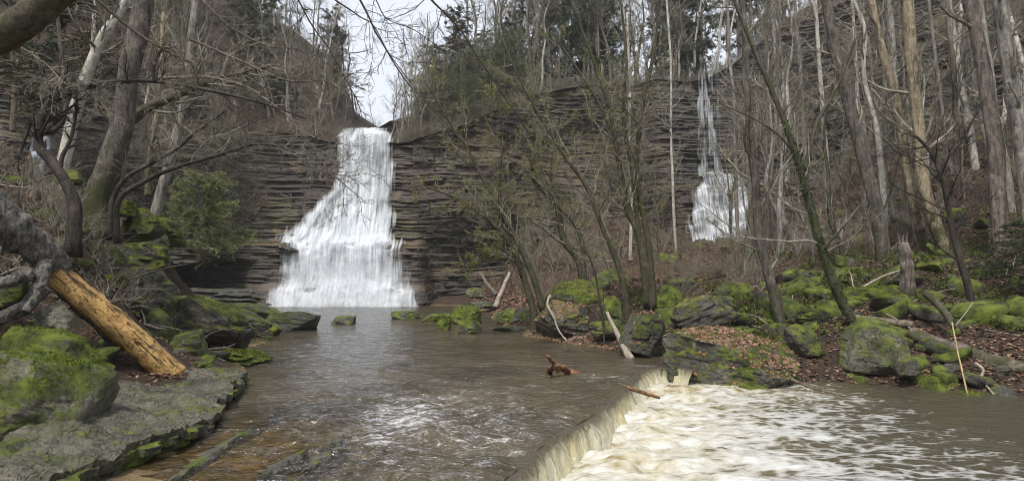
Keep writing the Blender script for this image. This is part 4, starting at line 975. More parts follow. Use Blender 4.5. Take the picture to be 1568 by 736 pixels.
T('mossy trunk leaning far right behind the big left trunk', [(190, 190), (230, 165), (285, 140), (345, 118), (420, 100)], 20, 21, 'bark_mossy', 'twig', 6, top=.35, drop=.0, dens=1.4, reach=.45, t0=.2)
T('low dark limb sweeping right from the left bank', [(172, 304), (200, 268), (262, 234), (306, 198), (348, 168)], 11, 16.5, 'bark_dark', 'twig', 7, top=.25, dens=1.1, reach=.4, t0=.35)
T('lower dark limb stretching toward the waterfall', [(182, 308), (224, 278), (290, 250), (350, 232), (410, 222), (470, 240)], 12, 16, 'bark_dark', 'twig', 8, top=.15, dens=1.1, reach=.35, t0=.4, up=.02)
T('thick dark mossy limb cutting across the top left corner', [(-110, 120), (-40, 72), (40, 30), (110, -30), (170, -100)], 66, 5.2, 'bark_mossy', 'twig_dark', 9, top=.75, drop=0, dens=0, lev=0, name='tree_limb', cat='branch')
T('thin green mossy branch slanting down from the top left', [(120, -30), (148, 0), (205, 48), (262, 82), (292, 98), (304, 128)], 7, 9, 'bark_mossy', 'twig', 10, top=.4, drop=0, dens=1.0, reach=.35, name='branch', cat='branch', rmin=.003, t0=.4)
for i, (lab, seq, wd, y, dn) in enumerate([
    ('dark drooping branch hanging before the left hill', [(430, -40), (455, 0), (480, 45), (503, 75), (526, 116), (545, 150), (556, 185)], 3.5, 11, 1.0),
    ('long thin branch crossing the open sky from the left', [(480, -20), (512, 0), (550, 25), (575, 42), (600, 85), (640, 140), (690, 190)], 3.5, 13, .8),
    ('straight dark branch slanting through the sky notch', [(540, -30), (551, 0), (572, 40), (590, 72), (622, 122), (664, 168), (720, 230)], 4.5, 12, .9),
    ('crooked thin branch at the top of the sky notch', [(560, -20), (575, 0), (592, 28), (632, 46), (670, 70), (720, 92)], 2.5, 13, .8),
    ('long dark branch slanting down right of the sky notch', [(640, -30), (662, 0), (700, 40), (735, 90), (778, 155), (806, 200)], 5, 12, 1.1),
    ('pale twiggy branch reaching in front of the left cliff', [(250, 120), (320, 118), (390, 140), (450, 190), (505, 260), (560, 310)], 5, 16, 1.8),
    ('fine grey branch spreading across the left cliff', [(290, 60), (360, 90), (430, 120), (500, 125), (545, 150)], 5, 18, 1.8),
    ('fine twiggy branch hanging above the left cliff edge', [(300, -10), (350, 40), (410, 70), (470, 80), (520, 110)], 5, 19, 1.8),
    ('pale bent branch at the far left', [(10, 60), (60, 90), (95, 125), (150, 150), (180, 210)], 4, 13, 1.4)]):
    T(lab, seq, wd, y, 'bark_dark' if i < 5 else 'bark', 'twig_dark' if i < 5 else 'twig', 40 + i, drop=0, top=.25, dens=dn, reach=.32, name='branch', cat='branch', rmin=.0032 if i < 5 else .0045, t0=.15, up=.0, lev=2 if i < 5 else 3)
# centre saplings
T('leaning sapling clump at the pool edge near the leaf-topped block', [(818, 482), (803, 430), (788, 385), (765, 350), (730, 322), (690, 300), (650, 285)], 15, 27.5, 'bark_mossy', 'twig', 60, top=.2, dens=1.3, reach=.32, buds=2,
  limbs=[([(832, 478), (812, 410), (785, 358), (756, 305), (725, 240), (688, 185), (655, 130)], 12, 3), ([(803, 432), (785, 395), (758, 380), (728, 394), (700, 420)], 6, 2), ([(800, 425), (780, 350), (765, 290), (770, 210), (760, 140)], 8, 2)])
T('twisted moss-covered tree bending left on the right bank', [(892, 428), (884, 398), (866, 372), (858, 332), (842, 302), (818, 276), (815, 255), (826, 200), (812, 130)], 17, 31, 'bark_mossy', 'twig', 61, top=.25, dens=1.4, reach=.3, buds=2,
  limbs=[([(892, 420), (893, 380), (880, 342), (852, 312), (845, 260), (860, 180)], 11, 3)])
T('slim dark sapling leaning left above the driftwood', [(960, 494), (952, 430), (936, 372), (908, 312), (880, 264), (842, 205), (800, 130), (770, 60)], 13, 24.5, 'bark_mossy', 'twig', 62, top=.2, dens=1.4, reach=.28, buds=1)
T('cluster of four mossy trunks rising from the right bank', [(998, 472), (988, 400), (966, 320), (950, 250), (938, 180), (910, 100), (880, 20), (860, -40)], 14, 26, 'bark_mossy', 'twig', 63, top=.25, dens=1.2, reach=.24, buds=1,
  limbs=[([(1000, 474), (994, 400), (985, 330), (976, 250), (986, 150), (1002, 60), (1012, -30)], 14, 4), ([(992, 472), (980, 380), (956, 300), (938, 210), (900, 130), (845, 50)], 13, 3), ([(996, 470), (975, 350), (968, 260), (955, 170), (958, 80), (950, 0)], 11, 3)])
T('straight grey-barked tree left of the ivy tree', [(1198, 508), (1186, 450), (1172, 400), (1160, 330), (1154, 250), (1146, 170), (1140, 60), (1134, -30)], 21, 22.5, 'bark_base', 'twig', 64, top=.45, dens=.9, reach=.25)
T('ivy-wrapped dark tree leaning left with a forked crown', [(1308, 504), (1278, 440), (1256, 370), (1238, 300), (1222, 240), (1196, 165), (1164, 95), (1128, 10), (1110, -50)], 20, 20.5, 'bark_mossy', 'twig', 65, top=.2, dens=.8, reach=.25, ivy=1600,
  limbs=[([(1232, 262), (1250, 190), (1272, 150), (1290, 112), (1310, 60)], 9, 4), ([(1222, 240), (1190, 205), (1150, 180), (1105, 160)], 6, 2)])
T('thin leaning sapling with a dark stem above the leaf-topped block', [(925, 500), (918, 455), (905, 400), (893, 380)], 5, 23, 'bark_dark', 'twig_dark', 66, top=.5, dens=.4, lev=2)
# right stand
T('thick grey trunk leaning left in the right stand', [(1356, 402), (1346, 330), (1326, 250), (1302, 170), (1282, 90), (1266, 0), (1256, -60)], 28, 28, 'bark_base', 'twig', 70, top=.6, dens=.6, t0=.5, reach=.22)
T('tan slender trunk beside the thick olive trunk', [(1424, 402), (1404, 330), (1388, 250), (1370, 150), (1346, 60), (1332, -20)], 20, 29.5, 'bark_tan', 'twig', 71, top=.6, dens=.6, t0=.5, reach=.22)
T('thick olive trunk with a mossy foot in the right stand', [(1446, 400), (1424, 320), (1410, 240), (1400, 130), (1392, 0), (1388, -60)], 25, 28.5, 'bark_tan', 'twig', 72, top=.7, dens=.6, t0=.5, reach=.22)
T('grey trunk between the tan trunk and the olive trunk', [(1408, 372), (1392, 290), (1378, 190), (1368, 80), (1360, -20)], 17, 32, 'bark_grey', 'twig', 73, top=.7, dens=.6, t0=.5, reach=.22)
T('reddish flaking trunk near the right edge', [(1536, 400), (1526, 310), (1520, 200), (1506, 110), (1478, -10), (1468, -60)], 32, 27, 'bark_red', 'twig', 74, top=.6, dens=.6, t0=.5, reach=.22)
T('broad grey lichen-mottled trunk at the right edge', [(1585, 370), (1570, 280), (1556, 180), (1540, 80), (1528, -20)], 30, 26, 'bark_grey', 'twig', 75, top=.75, dens=.6, t0=.5, reach=.22)
T('narrow grey trunk just left of the edge trunk', [(1552, 380), (1546, 290), (1528, 190), (1512, 90), (1498, -20)], 15, 31, 'bark_grey', 'twig', 76, top=.7, dens=.6, t0=.5, reach=.22)
T('white slim trunk on the slope between the olive and red trunks', [(1500, 300), (1488, 230), (1472, 140), (1458, 50), (1450, -20)], 15, 37, 'bark_pale', 'twig_pale', 77, top=.7, dens=.6, t0=.5, reach=.22)
T('dark forked tree in front of the right stand', [(1488, 468), (1472, 405), (1458, 345), (1442, 275), (1424, 232), (1398, 205)], 15, 22, 'bark_dark', 'twig_dark', 78, top=.35, dens=.9, reach=.35, limbs=[([(1442, 275), (1452, 240), (1478, 208), (1500, 160)], 7, 3), ([(1470, 400), (1440, 380), (1400, 350)], 4, 2)])
T('bent mossy sapling behind the ivy tree', [(1294, 402), (1286, 370), (1270, 330), (1268, 270), (1262, 200), (1275, 130)], 11, 29, 'bark_mossy', 'twig', 79, top=.4, dens=1.2, reach=.3)
for i, (lab, seq, wd, y, mt) in enumerate([
    ('bright white slim trunk right of the hanging fall', [(1204, 262), (1196, 180), (1188, 90), (1182, -20)], 9, 45, 'bark_pale'),
    ('pale thin trunk above the ivy tree fork', [(1268, 300), (1262, 200), (1256, 100), (1246, -20)], 10, 43, 'bark_pale'),
    ('grey thin trunk between the two white slim trunks', [(1232, 250), (1226, 150), (1220, 60), (1216, -20)], 9, 46, 'bark_grey'),
    ('leaning pale thin trunk left of the thick grey trunk', [(1326, 310), (1318, 200), (1310, 100), (1304, -20)], 8, 40, 'bark_pale'),
    ('grey pole trunk right of the thick olive trunk', [(1462, 330), (1452, 240), (1436, 120), (1420, -20)], 9, 38, 'bark_grey'),
    ('thin straight trunk behind the red flaking trunk', [(1492, 392), (1478, 300), (1470, 200), (1456, 100)], 6, 34, 'bark_tan'),
    ('pale slanting trunk above the broken stump', [(1346, 352), (1334, 260), (1318, 160), (1306, 60)], 7, 36, 'bark_pale'),
    ('slim grey trunk left of the straight grey-barked tree', [(1132, 400), (1128, 300), (1124, 180), (1118, 60), (1112, -20)], 8, 44, 'bark_grey'),
    ('slim white trunk right of the four-trunk cluster', [(1038, 388), (1032, 300), (1030, 200), (1026, 90), (1020, -10)], 6, 47, 'bark_pale'),
    ('white trunk rising behind the four-trunk cluster', [(966, 380), (966, 300), (966, 220), (964, 120), (960, 20)], 7, 46, 'bark_pale')]):
    T(lab, seq, wd, y, mt, 'twig_pale', 90 + i, top=.6, dens=.9, t0=.45, reach=.2, rmin=.008, lev=3, drop=.8)

# ------------------------------------------------------------------ background tree prototypes and copies
def proto_paths(r, H, lean=.06, P=7):
    z = np.linspace(0, 1, P); w = np.cumsum(r.normal(0, .02, (P, 2)), 0) * H; ln = r.normal(0, lean, 2) * H
    return np.stack([w[:, 0] + ln[0] * z, w[:, 1] + ln[1] * z, z * H], -1)
def dup(root, loc, rz, sc, label, group):
    c = root.copy(); COL.objects.link(c); c.location = loc; c.rotation_euler = (0, 0, rz); c.scale = sc
    c['label'] = label; c['group'] = group
    for ch in root.children:
        d = ch.copy(); COL.objects.link(d); d.parent = c
        for g in ch.children:
            e = g.copy(); COL.objects.link(e); e.parent = d
    return c
PROTO = {}
def fam(key, n, fn): PROTO[key] = [fn(i) for i in range(n)]
def p_bare(i):
    r = np.random.default_rng(500 + i); H = 16
    return build_tree('x', 'tree', [(proto_paths(r, H), .17, .05)], ['bark_grey', 'bark_pale', 'bark', 'bark'][i % 4], 'twig', 500 + i,
      [dict(Mn=22, t0=.25, t1=.99, ratio=.26, ang=.85, P=6, up=.12, wob=.14, rr=.45, rmin=.022), dict(Mn=7, t0=.15, t1=1, ratio=.5, ang=.7, P=4, up=.08, wob=.2, rr=.55, rmin=.014), dict(Mn=5, t0=.1, t1=1, ratio=.5, ang=.65, P=3, up=.05, wob=.2, rr=.6, rmin=.011)], name='bare_tree', sides=7)
def p_sap(i):
    r = np.random.default_rng(540 + i); H = 7
    return build_tree('x', 'tree', [(proto_paths(r, H, .15), .06, .015)], ['bark', 'bark_grey', 'bark_mossy'][i % 3], ['twig', 'twig_pale', 'twig'][i % 3], 540 + i,
      [dict(Mn=14, t0=.15, t1=.99, ratio=.38, ang=.8, P=5, up=.1, wob=.16, rr=.5, rmin=.012), dict(Mn=6, t0=.1, t1=1, ratio=.5, ang=.7, P=4, up=.05, wob=.2, rr=.55, rmin=.008), dict(Mn=4, t0=.1, t1=1, ratio=.5, ang=.65, P=3, up=.02, wob=.2, rr=.6, rmin=.006)], name='sapling', sides=6, buds=1 if i % 2 else 0, budsize=.09)
def p_shrub(i):
    r = np.random.default_rng(570 + i)
    paths = []
    for k in range(7):
        a = r.uniform(0, 6.28); e = r.uniform(.4, 1.3); L = r.uniform(1.3, 2.4); z = np.linspace(0, 1, 4)
        paths.append((np.stack([np.cos(a) * np.cos(e) * L * z, np.sin(a) * np.cos(e) * L * z, np.sin(e) * L * z - .12 * L * z ** 2], -1), .022, .008))
    return build_tree('x', 'shrub', paths, ['twig', 'twig_red', 'twig_pale'][i % 3], ['twig', 'twig_red', 'twig_pale'][i % 3], 570 + i,
      [dict(Mn=8, t0=.2, t1=1, ratio=.5, ang=.6, P=4, up=.05, wob=.2, rr=.6, rmin=.008), dict(Mn=6, t0=.1, t1=1, ratio=.5, ang=.7, P=3, up=0, wob=.22, rr=.7, rmin=.006)], name='bare_shrub', sides=5, flare=0, rough=0)
def p_conifer(i, dens=1.0, mat='needles', H=15, spread=.2, sides=6, ls=1.0):
    r = np.random.default_rng(600 + i)
    tp = proto_paths(r, H, .03); root = thing('evergreen_tree', 'x', 'tree', (0, 0, 0))
    c = spline(tp, 14); R = np.linspace(.16, .02, 14) * H / 15
    mb = MB(); tubes(mb, c, R, 6); obj('trunk', mb.mesh('trunk'), M['bark'], root)
    p1, r1 = sprout(r, c[None], R[None], int(70 * dens), .12, .99, spread * 1.35, 1.45, 5, -.06, .08, .3, .012, asd=.12)
    p2, r2 = sprout(r, p1, r1, 8, .2, 1, .42, .8, 4, -.04, .12, .5, .008)
    mb = MB(); tubes(mb, p1, r1, 4); tubes(mb, p2, r2, 3); br_o = obj('branches', mb.mesh('branches'), M['twig'], root, kind='stuff')
    mb = MB(); leaf_quads(mb, r, p2, int(13 * ls), .26 * ls * H / 15, 2.6, .07, flat=.6); leaf_quads(mb, r, p1, 10, .26 * ls * H / 15, 2.6, .07, flat=.6, tmin=.3)
    obj('foliage', mb.mesh('foliage', smooth_shade=False), M[mat], br_o, kind='stuff')
    return root
M['needles_fresh'] = leaf_mat('needles_fresh', [(0.12, 0.155, 0.06), (0.22, 0.26, 0.10), (0.32, 0.34, 0.16)], .35)
fam('lone', 1, lambda i: p_conifer(30, 1.3, 'needles_fresh', 6, .40, ls=1.7))
fam('bare', 6, p_bare); fam('sap', 6, p_sap); fam('shrub', 6, p_shrub)
fam('con', 3, lambda i: p_conifer(i, 1.0, ['needles', 'needles_brown', 'needles'][i])); fam('bush', 3, lambda i: p_conifer(10 + i, .9, 'needles_pale', 6, .34))
used = set()
rb = np.random.default_rng(2024)
def put(key, loc, s, label, group, sz=None, rz=None):
    i = int(rb.integers(len(PROTO[key]))); root = PROTO[key][i]
    sc = (s, s, s * (sz or 1)); rz = rb.uniform(0, 6.28) if rz is None else rz
    if (key, i) in used: return dup(root, tuple(loc), rz, sc, label, group)
    used.add((key, i)); root.location = tuple(loc); root.rotation_euler = (0, 0, rz); root.scale = sc; root['label'] = label; root['group'] = group
    return root
def on_hill(px, d): 
    p = hill_point(col_at(px), d); p[2] -= .15; return p
# rim of the right cliff
for k in range(84): put('bare', on_hill(rb.uniform(820, 1200), rb.uniform(.6, 16)), rb.uniform(.7, 1.15), 'bare tree on the rim above the right cliff', 'bare trees on the right rim')
for k in range(24): put('con', on_hill(rb.uniform(860, 1190), rb.uniform(2, 14)), rb.uniform(.8, 1.2), 'evergreen among the bare trees on the right rim', 'evergreens on the right rim')
# slope between the big fall and the right cliff
for k in range(40): put('bush', on_hill(rb.uniform(715, 870), rb.uniform(.5, 14)), rb.uniform(.7, 1.35), 'soft green evergreen on the slope right of the big waterfall', 'evergreens right of the big waterfall')
for k in range(6): put('con', on_hill(rb.uniform(760, 860), rb.uniform(3, 14)), rb.uniform(.5, .8), 'taller dark evergreen on the slope right of the big waterfall', 'tall evergreens right of the big waterfall')
for k in range(34): put('sap', on_hill(rb.uniform(600, 850), rb.uniform(.3, 8)), rb.uniform(.5, 1.1), 'bare sapling on the slope right of the big waterfall', 'saplings right of the big waterfall')
for k in range(12): put('bare', on_hill(rb.uniform(650, 850), rb.uniform(2, 18)), rb.uniform(.4, .8), 'bare tree on the slope right of the big waterfall', 'bare trees right of the big waterfall')
for k in range(12): put('sap', on_hill(rb.uniform(545, 640), rb.uniform(6, 34)), rb.uniform(.6, 1.1), 'small bare tree far up the notch behind the big waterfall', 'bare trees in the notch')
# left hill
for k in range(95): put('bare', on_hill(rb.uniform(40, 500), rb.uniform(.5, 26)), rb.uniform(.45, .8), 'bare tree on the hillside above the left cliff', 'bare trees on the left hill')
for k in range(24): put('con', on_hill(rb.choice([rb.uniform(20, 260), rb.uniform(380, 496)]), rb.uniform(1, 18)), rb.uniform(.5, .9), 'evergreen on the hillside above the left cliff', 'evergreens on the left hill')
for k in range(40): put('sap', on_hill(rb.uniform(60, 522), rb.uniform(.2, 8)), rb.uniform(.6, 1.2), 'bare sapling along the edge of the left cliff', 'saplings on the left cliff edge')
# brush on the cliff faces
def on_cliff(px, f):
    c = col_at(px); z = cs[c, 2] + (cs[c, 3] - cs[c, 2]) * f; return cliff_point(c, z)
for k in range(46): put('shrub', on_cliff(rb.uniform(40, 500), rb.uniform(.38, 1)), rb.uniform(.9, 1.8), 'bare grey brush clinging to the left cliff', 'brush on the left cliff')
for k in range(56): put('shrub', on_cliff(rb.uniform(625, 1568), rb.uniform(.1, 1)), rb.uniform(.6, 1.4), 'bare brush clinging to the right cliff', 'brush on the right cliff')
def on_ground(x, y): return np.array([x, y, float(ground(x, y)) - .05])
# talus slope
def talus(n, key, x0, x1, y0, y1, s0, s1, label, group, ok=lambda x, y: True):
    k = 0
    while k < n:
        y = rb.uniform(y0, y1); x = (rb.uniform(x0, x1) - CXP) / FPX * y
        if ok(x, y): put(key, on_ground(x, y), rb.uniform(s0, s1), label, group)
        k += 1
talus(36, 'shrub', 800, 1060, 38, 60, .5, 1.1, 'low reddish bare brush on the leaf slope below the right cliff', 'brush on the leaf slope')
talus(60, 'shrub', 1120, 1600, 30, 50, .5, 1.1, 'low bare brush among the trunks of the right stand', 'brush in the right stand')
talus(34, 'sap', 1120, 1600, 30, 50, .5, 1.2, 'thin bare sapling among the trunks of the right stand', 'saplings in the right stand')
talus(30, 'sap', 790, 1060, 40, 58, .5, 1.0, 'thin bare sapling on the leaf slope below the right cliff', 'saplings on the leaf slope')
talus(24, 'bare', 1150, 1640, 33, 50, .6, 1.1, 'grey bare tree standing deep in the right stand', 'bare trees deep in the right stand')
talus(18, 'shrub', 1040, 1160, 27, 36, .4, .8, 'dry brush on the mossy mound in front of the right cascade', 'brush on the mossy mound')
talus(26, 'shrub', -20, 230, 17, 26, .35, .7, 'tangled dead brush on top of the left bank', 'dead brush on the left bank')
for k in range(24):
    x = rb.uniform(-12, -9.6); y = rb.uniform(11.5, 21); put('shrub', on_ground(x, y), rb.uniform(.2, .42), 'tangle of dry twigs on the face of the left bank', 'dry twigs on the left bank face')
# single evergreens
put('lone', W(304, 396, 29), .62, 'pale green evergreen bush growing before the left recess', 'lone evergreen bush')['category'] = 'shrub'
put('con', W(110, 215, 27), .8, 'dark evergreen behind the arching mossy tree', 'evergreens behind the left bank')
put('con', W(20, 200, 30), .9, 'tall dark evergreen at the far left edge', 'evergreens behind the left bank')
for (a, b, y, s, lab) in [(1540, 425, 23, .3, 'young evergreen with drooping sprays near the right edge'), (1505, 415, 25, .25, 'small evergreen sprig left of the young edge evergreen'), (1578, 440, 22, .3, 'evergreen seedling cut by the right edge')]:
    put('con', W(a, b, y) - np.array([0, 0, .3]), s, lab, 'young evergreens at the right edge', sz=.5)
ORD = 'first second third fourth fifth sixth seventh eighth ninth tenth eleventh twelfth thirteenth fourteenth fifteenth sixteenth seventeenth eighteenth nineteenth twentieth'.split() + ['twenty-' + w for w in 'first second third fourth'.split()]
def ordinals(group, short):
    os_ = [o for o in COL.objects if o.get('group') == group]; os_.sort(key=lambda o: o.location[0] / max(o.location[1], 1))
    for w, o in zip(ORD, os_): o['label'] = short % w
ordinals('evergreens on the right rim', '%s evergreen from the left on the rim above the right cliff')
ordinals('evergreens on the left hill', '%s evergreen from the left on the hillside above the left cliff')
ordinals('bare trees deep in the right stand', '%s bare background tree from the left behind the right stand')
ordinals('bare trees in the notch', '%s small bare tree from the left in the notch behind the big waterfall')
ordinals('tall evergreens right of the big waterfall', '%s tall dark evergreen from the left on the slope right of the big waterfall')
ordinals('bare trees right of the big waterfall', '%s bare tree from the left on the slope right of the big waterfall')
ordinals('evergreens behind the left bank', '%s dark evergreen from the left behind the arching mossy tree')
for key, lst in PROTO.items():
    for i, root in enumerate(lst):
        if (key, i) not in used:
            for ch in list(root.children_recursive): bpy.data.objects.remove(ch)
            bpy.data.objects.remove(root)

# ------------------------------------------------------------------ logs and sticks
def pole(name, label, cat, pts, r0, r1, mat, seed, sides=10, rough=.15, n=24, parent=None, group=None, cap=True, ridge=.12):
    c = spline(pts, n); u = np.linspace(0, 1, n); mb = MB(); c0 = c[0].copy()
    c = c + 0.25 * r0 * np.stack([fbm(P3(u * 6, u * 0 + seed, u * 0 + a * 5.5), 2, seed) for a in range(3)], -1)
    tubes(mb, c, r0 + (r1 - r0) * u, sides, rough, seed, cap=cap, ridge=ridge)
    if parent is not None: return obj(name, mb.mesh(name, np.array(parent.location)), M[mat], parent)
    return tag(obj(name, mb.mesh(name, c0), M[mat], loc=c0), label, cat, group)
lg0, lg1 = W(70, 402, 12.6), W(266, 578, 14.0)
log = thing('fallen_log', 'stripped yellow pine log with a charred splintered upper end on the left bank', 'log', lg1)
# shaft with its own local axis so that the grain runs along it
ax = lg0 - lg1; Ln = np.linalg.norm(ax)
mb = MB(); u = np.linspace(0, 1, 40)
cc = np.stack([0 * u, u * Ln, 0.03 * np.sin(u * 5)], -1)
tubes(mb, cc, .255 - .02 * u + .02 * np.exp(-u * 20), 28, .16, 5, cap=True, ridge=.10)
sh_o = obj('shaft', mb.mesh('shaft'), M['pine_log'], log)
sh_o.rotation_euler = Vector(ax).to_track_quat('Y', 'Z').to_euler()
for k, (t_, a_, ln__) in enumerate([(.16, 1.2, .16), (.22, 2.6, .1), (.45, .6, .08), (.6, 1.6, .07)]):
    mb = MB(); q0 = np.array([math.cos(a_) * .22, t_ * Ln, math.sin(a_) * .22]); q1 = q0 * np.array([1 + ln__ * 2.5, 1, 1 + ln__ * 2.5]) + np.array([0, .04, 0])
    tubes(mb, np.stack([q0, (q0 + q1) / 2, q1]), np.array([.055, .045, .035]), 7, .2, k, cap=True)
    obj('knot', mb.mesh('knot'), M['char'], sh_o)
mb = MB(); th = np.linspace(.9, 2 * np.pi + 2.2, 40)
ringp = np.stack([np.cos(th) * .26, np.full(40, .26 * Ln) + .02 * np.sin(th * 7), np.sin(th) * .26 + .03], -1); tubes(mb, ringp, np.full(40, .007), 5)
obj('crack', mb.mesh('crack'), M['char'], sh_o)
# charred bark shell and root fingers
for k, (seq, r0, r1) in enumerate([([(92, 420, 12.75), (66, 392, 12.5), (30, 362, 12.1), (-10, 328, 11.7), (-70, 285, 11.2)], .25, .36), ([(72, 402, 12.3), (64, 432, 12.1), (52, 458, 12.0), (40, 476, 11.9)], .14, .07), ([(70, 440, 12.5), (34, 470, 12.3), (-10, 492, 12.1), (-50, 506, 12.0)], .13, .10),
                                   ([(96, 440, 12.8), (130, 474, 13.1), (158, 506, 13.4), (180, 538, 13.75)], .17, .04), ([(50, 420, 12.0), (24, 426, 11.8), (-20, 440, 11.6)], .12, .09)]):
    pole('root', '', '', PX(seq), r0, r1, 'char', 300 + k, 30, .22, 44, parent=log, ridge=.26)
pole('fallen_log', 'brown fallen log lying across the right bank', 'log', PX([(1396, 512, 19.3), (1450, 530, 18.6), (1510, 550, 17.8), (1580, 572, 17.0), (1640, 592, 16.4)]), .19, .22, 'bark_red', 31, 18)
pole('fallen_log', 'thin fallen log behind the pale boulder', 'log', PX([(1290, 484, 20.5), (1340, 490, 20.3), (1400, 497, 19.8)]), .1, .11, 'bark', 32, 10)
pole('stick', 'straight yellow stick propped on the right bank above the stream', 'stick', PX([(1458, 494, 18.0), (1468, 545, 17.2), (1482, 606, 16.2)]), .022, .02, 'straw', 33, 7)
pole('branch', 'bowed moss-covered branch ending at the yellow stick', 'branch', PX([(1418, 448, 20), (1436, 466, 19.5), (1452, 484, 18.8), (1459, 500, 18.2)]), .13, .07, 'bark_mossy', 34, 9, .4)
pole('root', 'twisted pale dead root at the right stream edge', 'root', PX([(1494, 556, 17.2), (1506, 566, 17), (1502, 580, 16.9), (1512, 592, 16.6), (1522, 604, 16.3)]), .04, .02, 'deadwood', 35, 8, .4)
pole('driftwood', 'grey splintered driftwood leaning into the pool at the square mossy block', 'driftwood', PX([(930, 478, 22.5), (944, 508, 21.3), (956, 532, 20.3), (966, 550, 19.6)]), .05, .12, 'deadwood', 36, 9, .35)
pole('stick', 'hooked pale stick dangling from the leaf-topped block', 'stick', PX([(842, 452, 25.8), (838, 466, 25.5), (848, 486, 25.2), (856, 506, 25), (868, 522, 24.6)]), .055, .03, 'deadwood', 37, 7, .3)
pole('stick', 'thin pale twig lying on the pool below the leaf-topped block', 'stick', PX([(866, 522, 24.6), (880, 518, 24.8), (897, 526, 24.2)]), .028, .016, 'deadwood', 38, 6)
pole('stick', 'dark branch lying at the stream edge by the giant boulder', 'stick', PX([(1212, 580, 16.4), (1240, 592, 16.2), (1290, 606, 15.9)]), .035, .02, 'bark', 39, 7)
pole('driftwood', 'pale forked log leaning at the back shore of the pool', 'driftwood', PX([(758, 470, 46), (768, 446, 46.5), (780, 418, 47)]), .2, .12, 'deadwood', 40, 8)
pole('driftwood', 'short brown log leaning on the leaf slope', 'driftwood', PX([(760, 452, 48), (746, 434, 48.5), (734, 416, 49)]), .17, .1, 'bark', 41, 8)
pole('stick', 'long grey pole leaning against the left bank below the recess', 'stick', PX([(212, 370, 24), (230, 402, 25), (248, 436, 26)]), .09, .07, 'deadwood', 42, 8)
pole('stick', 'pale stick resting beside the mossy round rock', 'stick', PX([(166, 468, 16), (186, 471, 16), (206, 470, 16)]), .025, .02, 'deadwood', 43, 6)
pole('branch', 'long pale branch lying across the slope left of the broken stump', 'branch', PX([(1310, 446, 24), (1350, 424, 24.5), (1386, 412, 25)]), .05, .04, 'deadwood', 44, 7)
pole('stick', 'thin pale stick standing right of the bowed mossy branch', 'stick', PX([(1462, 500, 18.4), (1478, 480, 18.8), (1490, 462, 19.2)]), .018, .01, 'deadwood', 45, 6)
# drift branch caught on the lip
dw = thing('driftwood', 'knobbed reddish driftwood branch caught on the lip of the spill', 'driftwood', WZ(850, 570, 0))
pole('shaft', '', '', np.vstack([WZ(852, 567, .03), WZ(880, 571, .0), WZ(900, 576, -.10), WZ(940, 587, -.05), W(985, 600, 14.4), W(1010, 609, 14.0)]), .075, .03, 'wet_wood', 51, 9, .25, parent=dw)
pole('knob', '', '', np.vstack([WZ(838, 572, -.05), W(846, 562, 16.1), W(857, 561, 16.2), WZ(880, 572, -.06)]), .065, .06, 'wet_wood', 52, 14, .7, parent=dw, ridge=.4)
pole('stub', '', '', np.vstack([W(856, 566, 16.15), W(847, 554, 16), W(841, 548, 15.9), W(836, 544, 15.85)]), .055, .035, 'wet_wood', 53, 9, .5, parent=dw)
# broken stump
stp = PX([(1392, 446, 23.5), (1390, 420, 23.5), (1386, 395, 23.5), (1383, 372, 23.5)])
st = thing('broken_stump', 'broken reddish snag with a splintered top in front of the right stand', 'stump', stp[0])
pole('trunk', '', '', stp - np.array([[0, 0, .2], [0, 0, 0], [0, 0, 0], [0, 0, 0]]), .25, .19, 'bark_red', 55, 12, .3, parent=st)
for k in range(6):
    a = k / 6 * 6.28; q = stp[-1] + np.array([math.cos(a) * .12, math.sin(a) * .12, -.1]); pole('splinter', '', '', np.vstack([q, q + np.array([0, 0, .2]), q + np.array([.02 * k - .05, .02, .3 + .08 * (k % 3)])]), .06, .008, 'bark_red', 560 + k, 5, .3, 6, parent=st)
rk = np.random.default_rng(66)
for k in range(46):
    x = rk.uniform(-13, -8.2); y = rk.uniform(11, 22); z = float(ground(x, y)) + .06; a = rk.uniform(0, 3.14); L = rk.uniform(.5, 1.8); e = rk.normal(0, .35)
    d_ = np.array([math.cos(a), math.sin(a), e]) * L
    p0 = np.array([x, y, z]); p1 = p0 + d_; p1[2] = max(p1[2], float(ground(p1[0], p1[1])) + .04); pm = (p0 + p1) / 2 + rk.normal(0, .08, 3) + np.array([0, 0, .06])
    pole('stick', 'dead grey stick littering the left bank', 'stick', np.vstack([p0, pm, p1]), rk.uniform(.012, .035), .008, rk.choice(['deadwood', 'bark', 'twig']), 700 + k, 5, .1, 8, group='sticks on the left bank', cap=False)
for k in range(40):
    y = rk.uniform(17, 27); x = rk.uniform(.3, .78) * y; z = float(ground(x, y)) + .05
    if z < -.2: continue
    a = rk.uniform(0, 3.14); L = rk.uniform(.5, 2.0); d_ = np.array([math.cos(a), math.sin(a), 0]) * L; p0 = np.array([x, y, z]); p1 = p0 + d_; p1[2] = float(ground(p1[0], p1[1])) + rk.uniform(.04, .5); pm = (p0 + p1) / 2 + rk.normal(0, .07, 3) + np.array([0, 0, .05])
    pole('stick', 'dead stick lying in the leaf litter of the right bank', 'stick', np.vstack([p0, pm, p1]), rk.uniform(.012, .03), .008, rk.choice(['deadwood', 'bark', 'twig_pale']), 800 + k, 5, .1, 8, group='sticks on the right bank', cap=False)

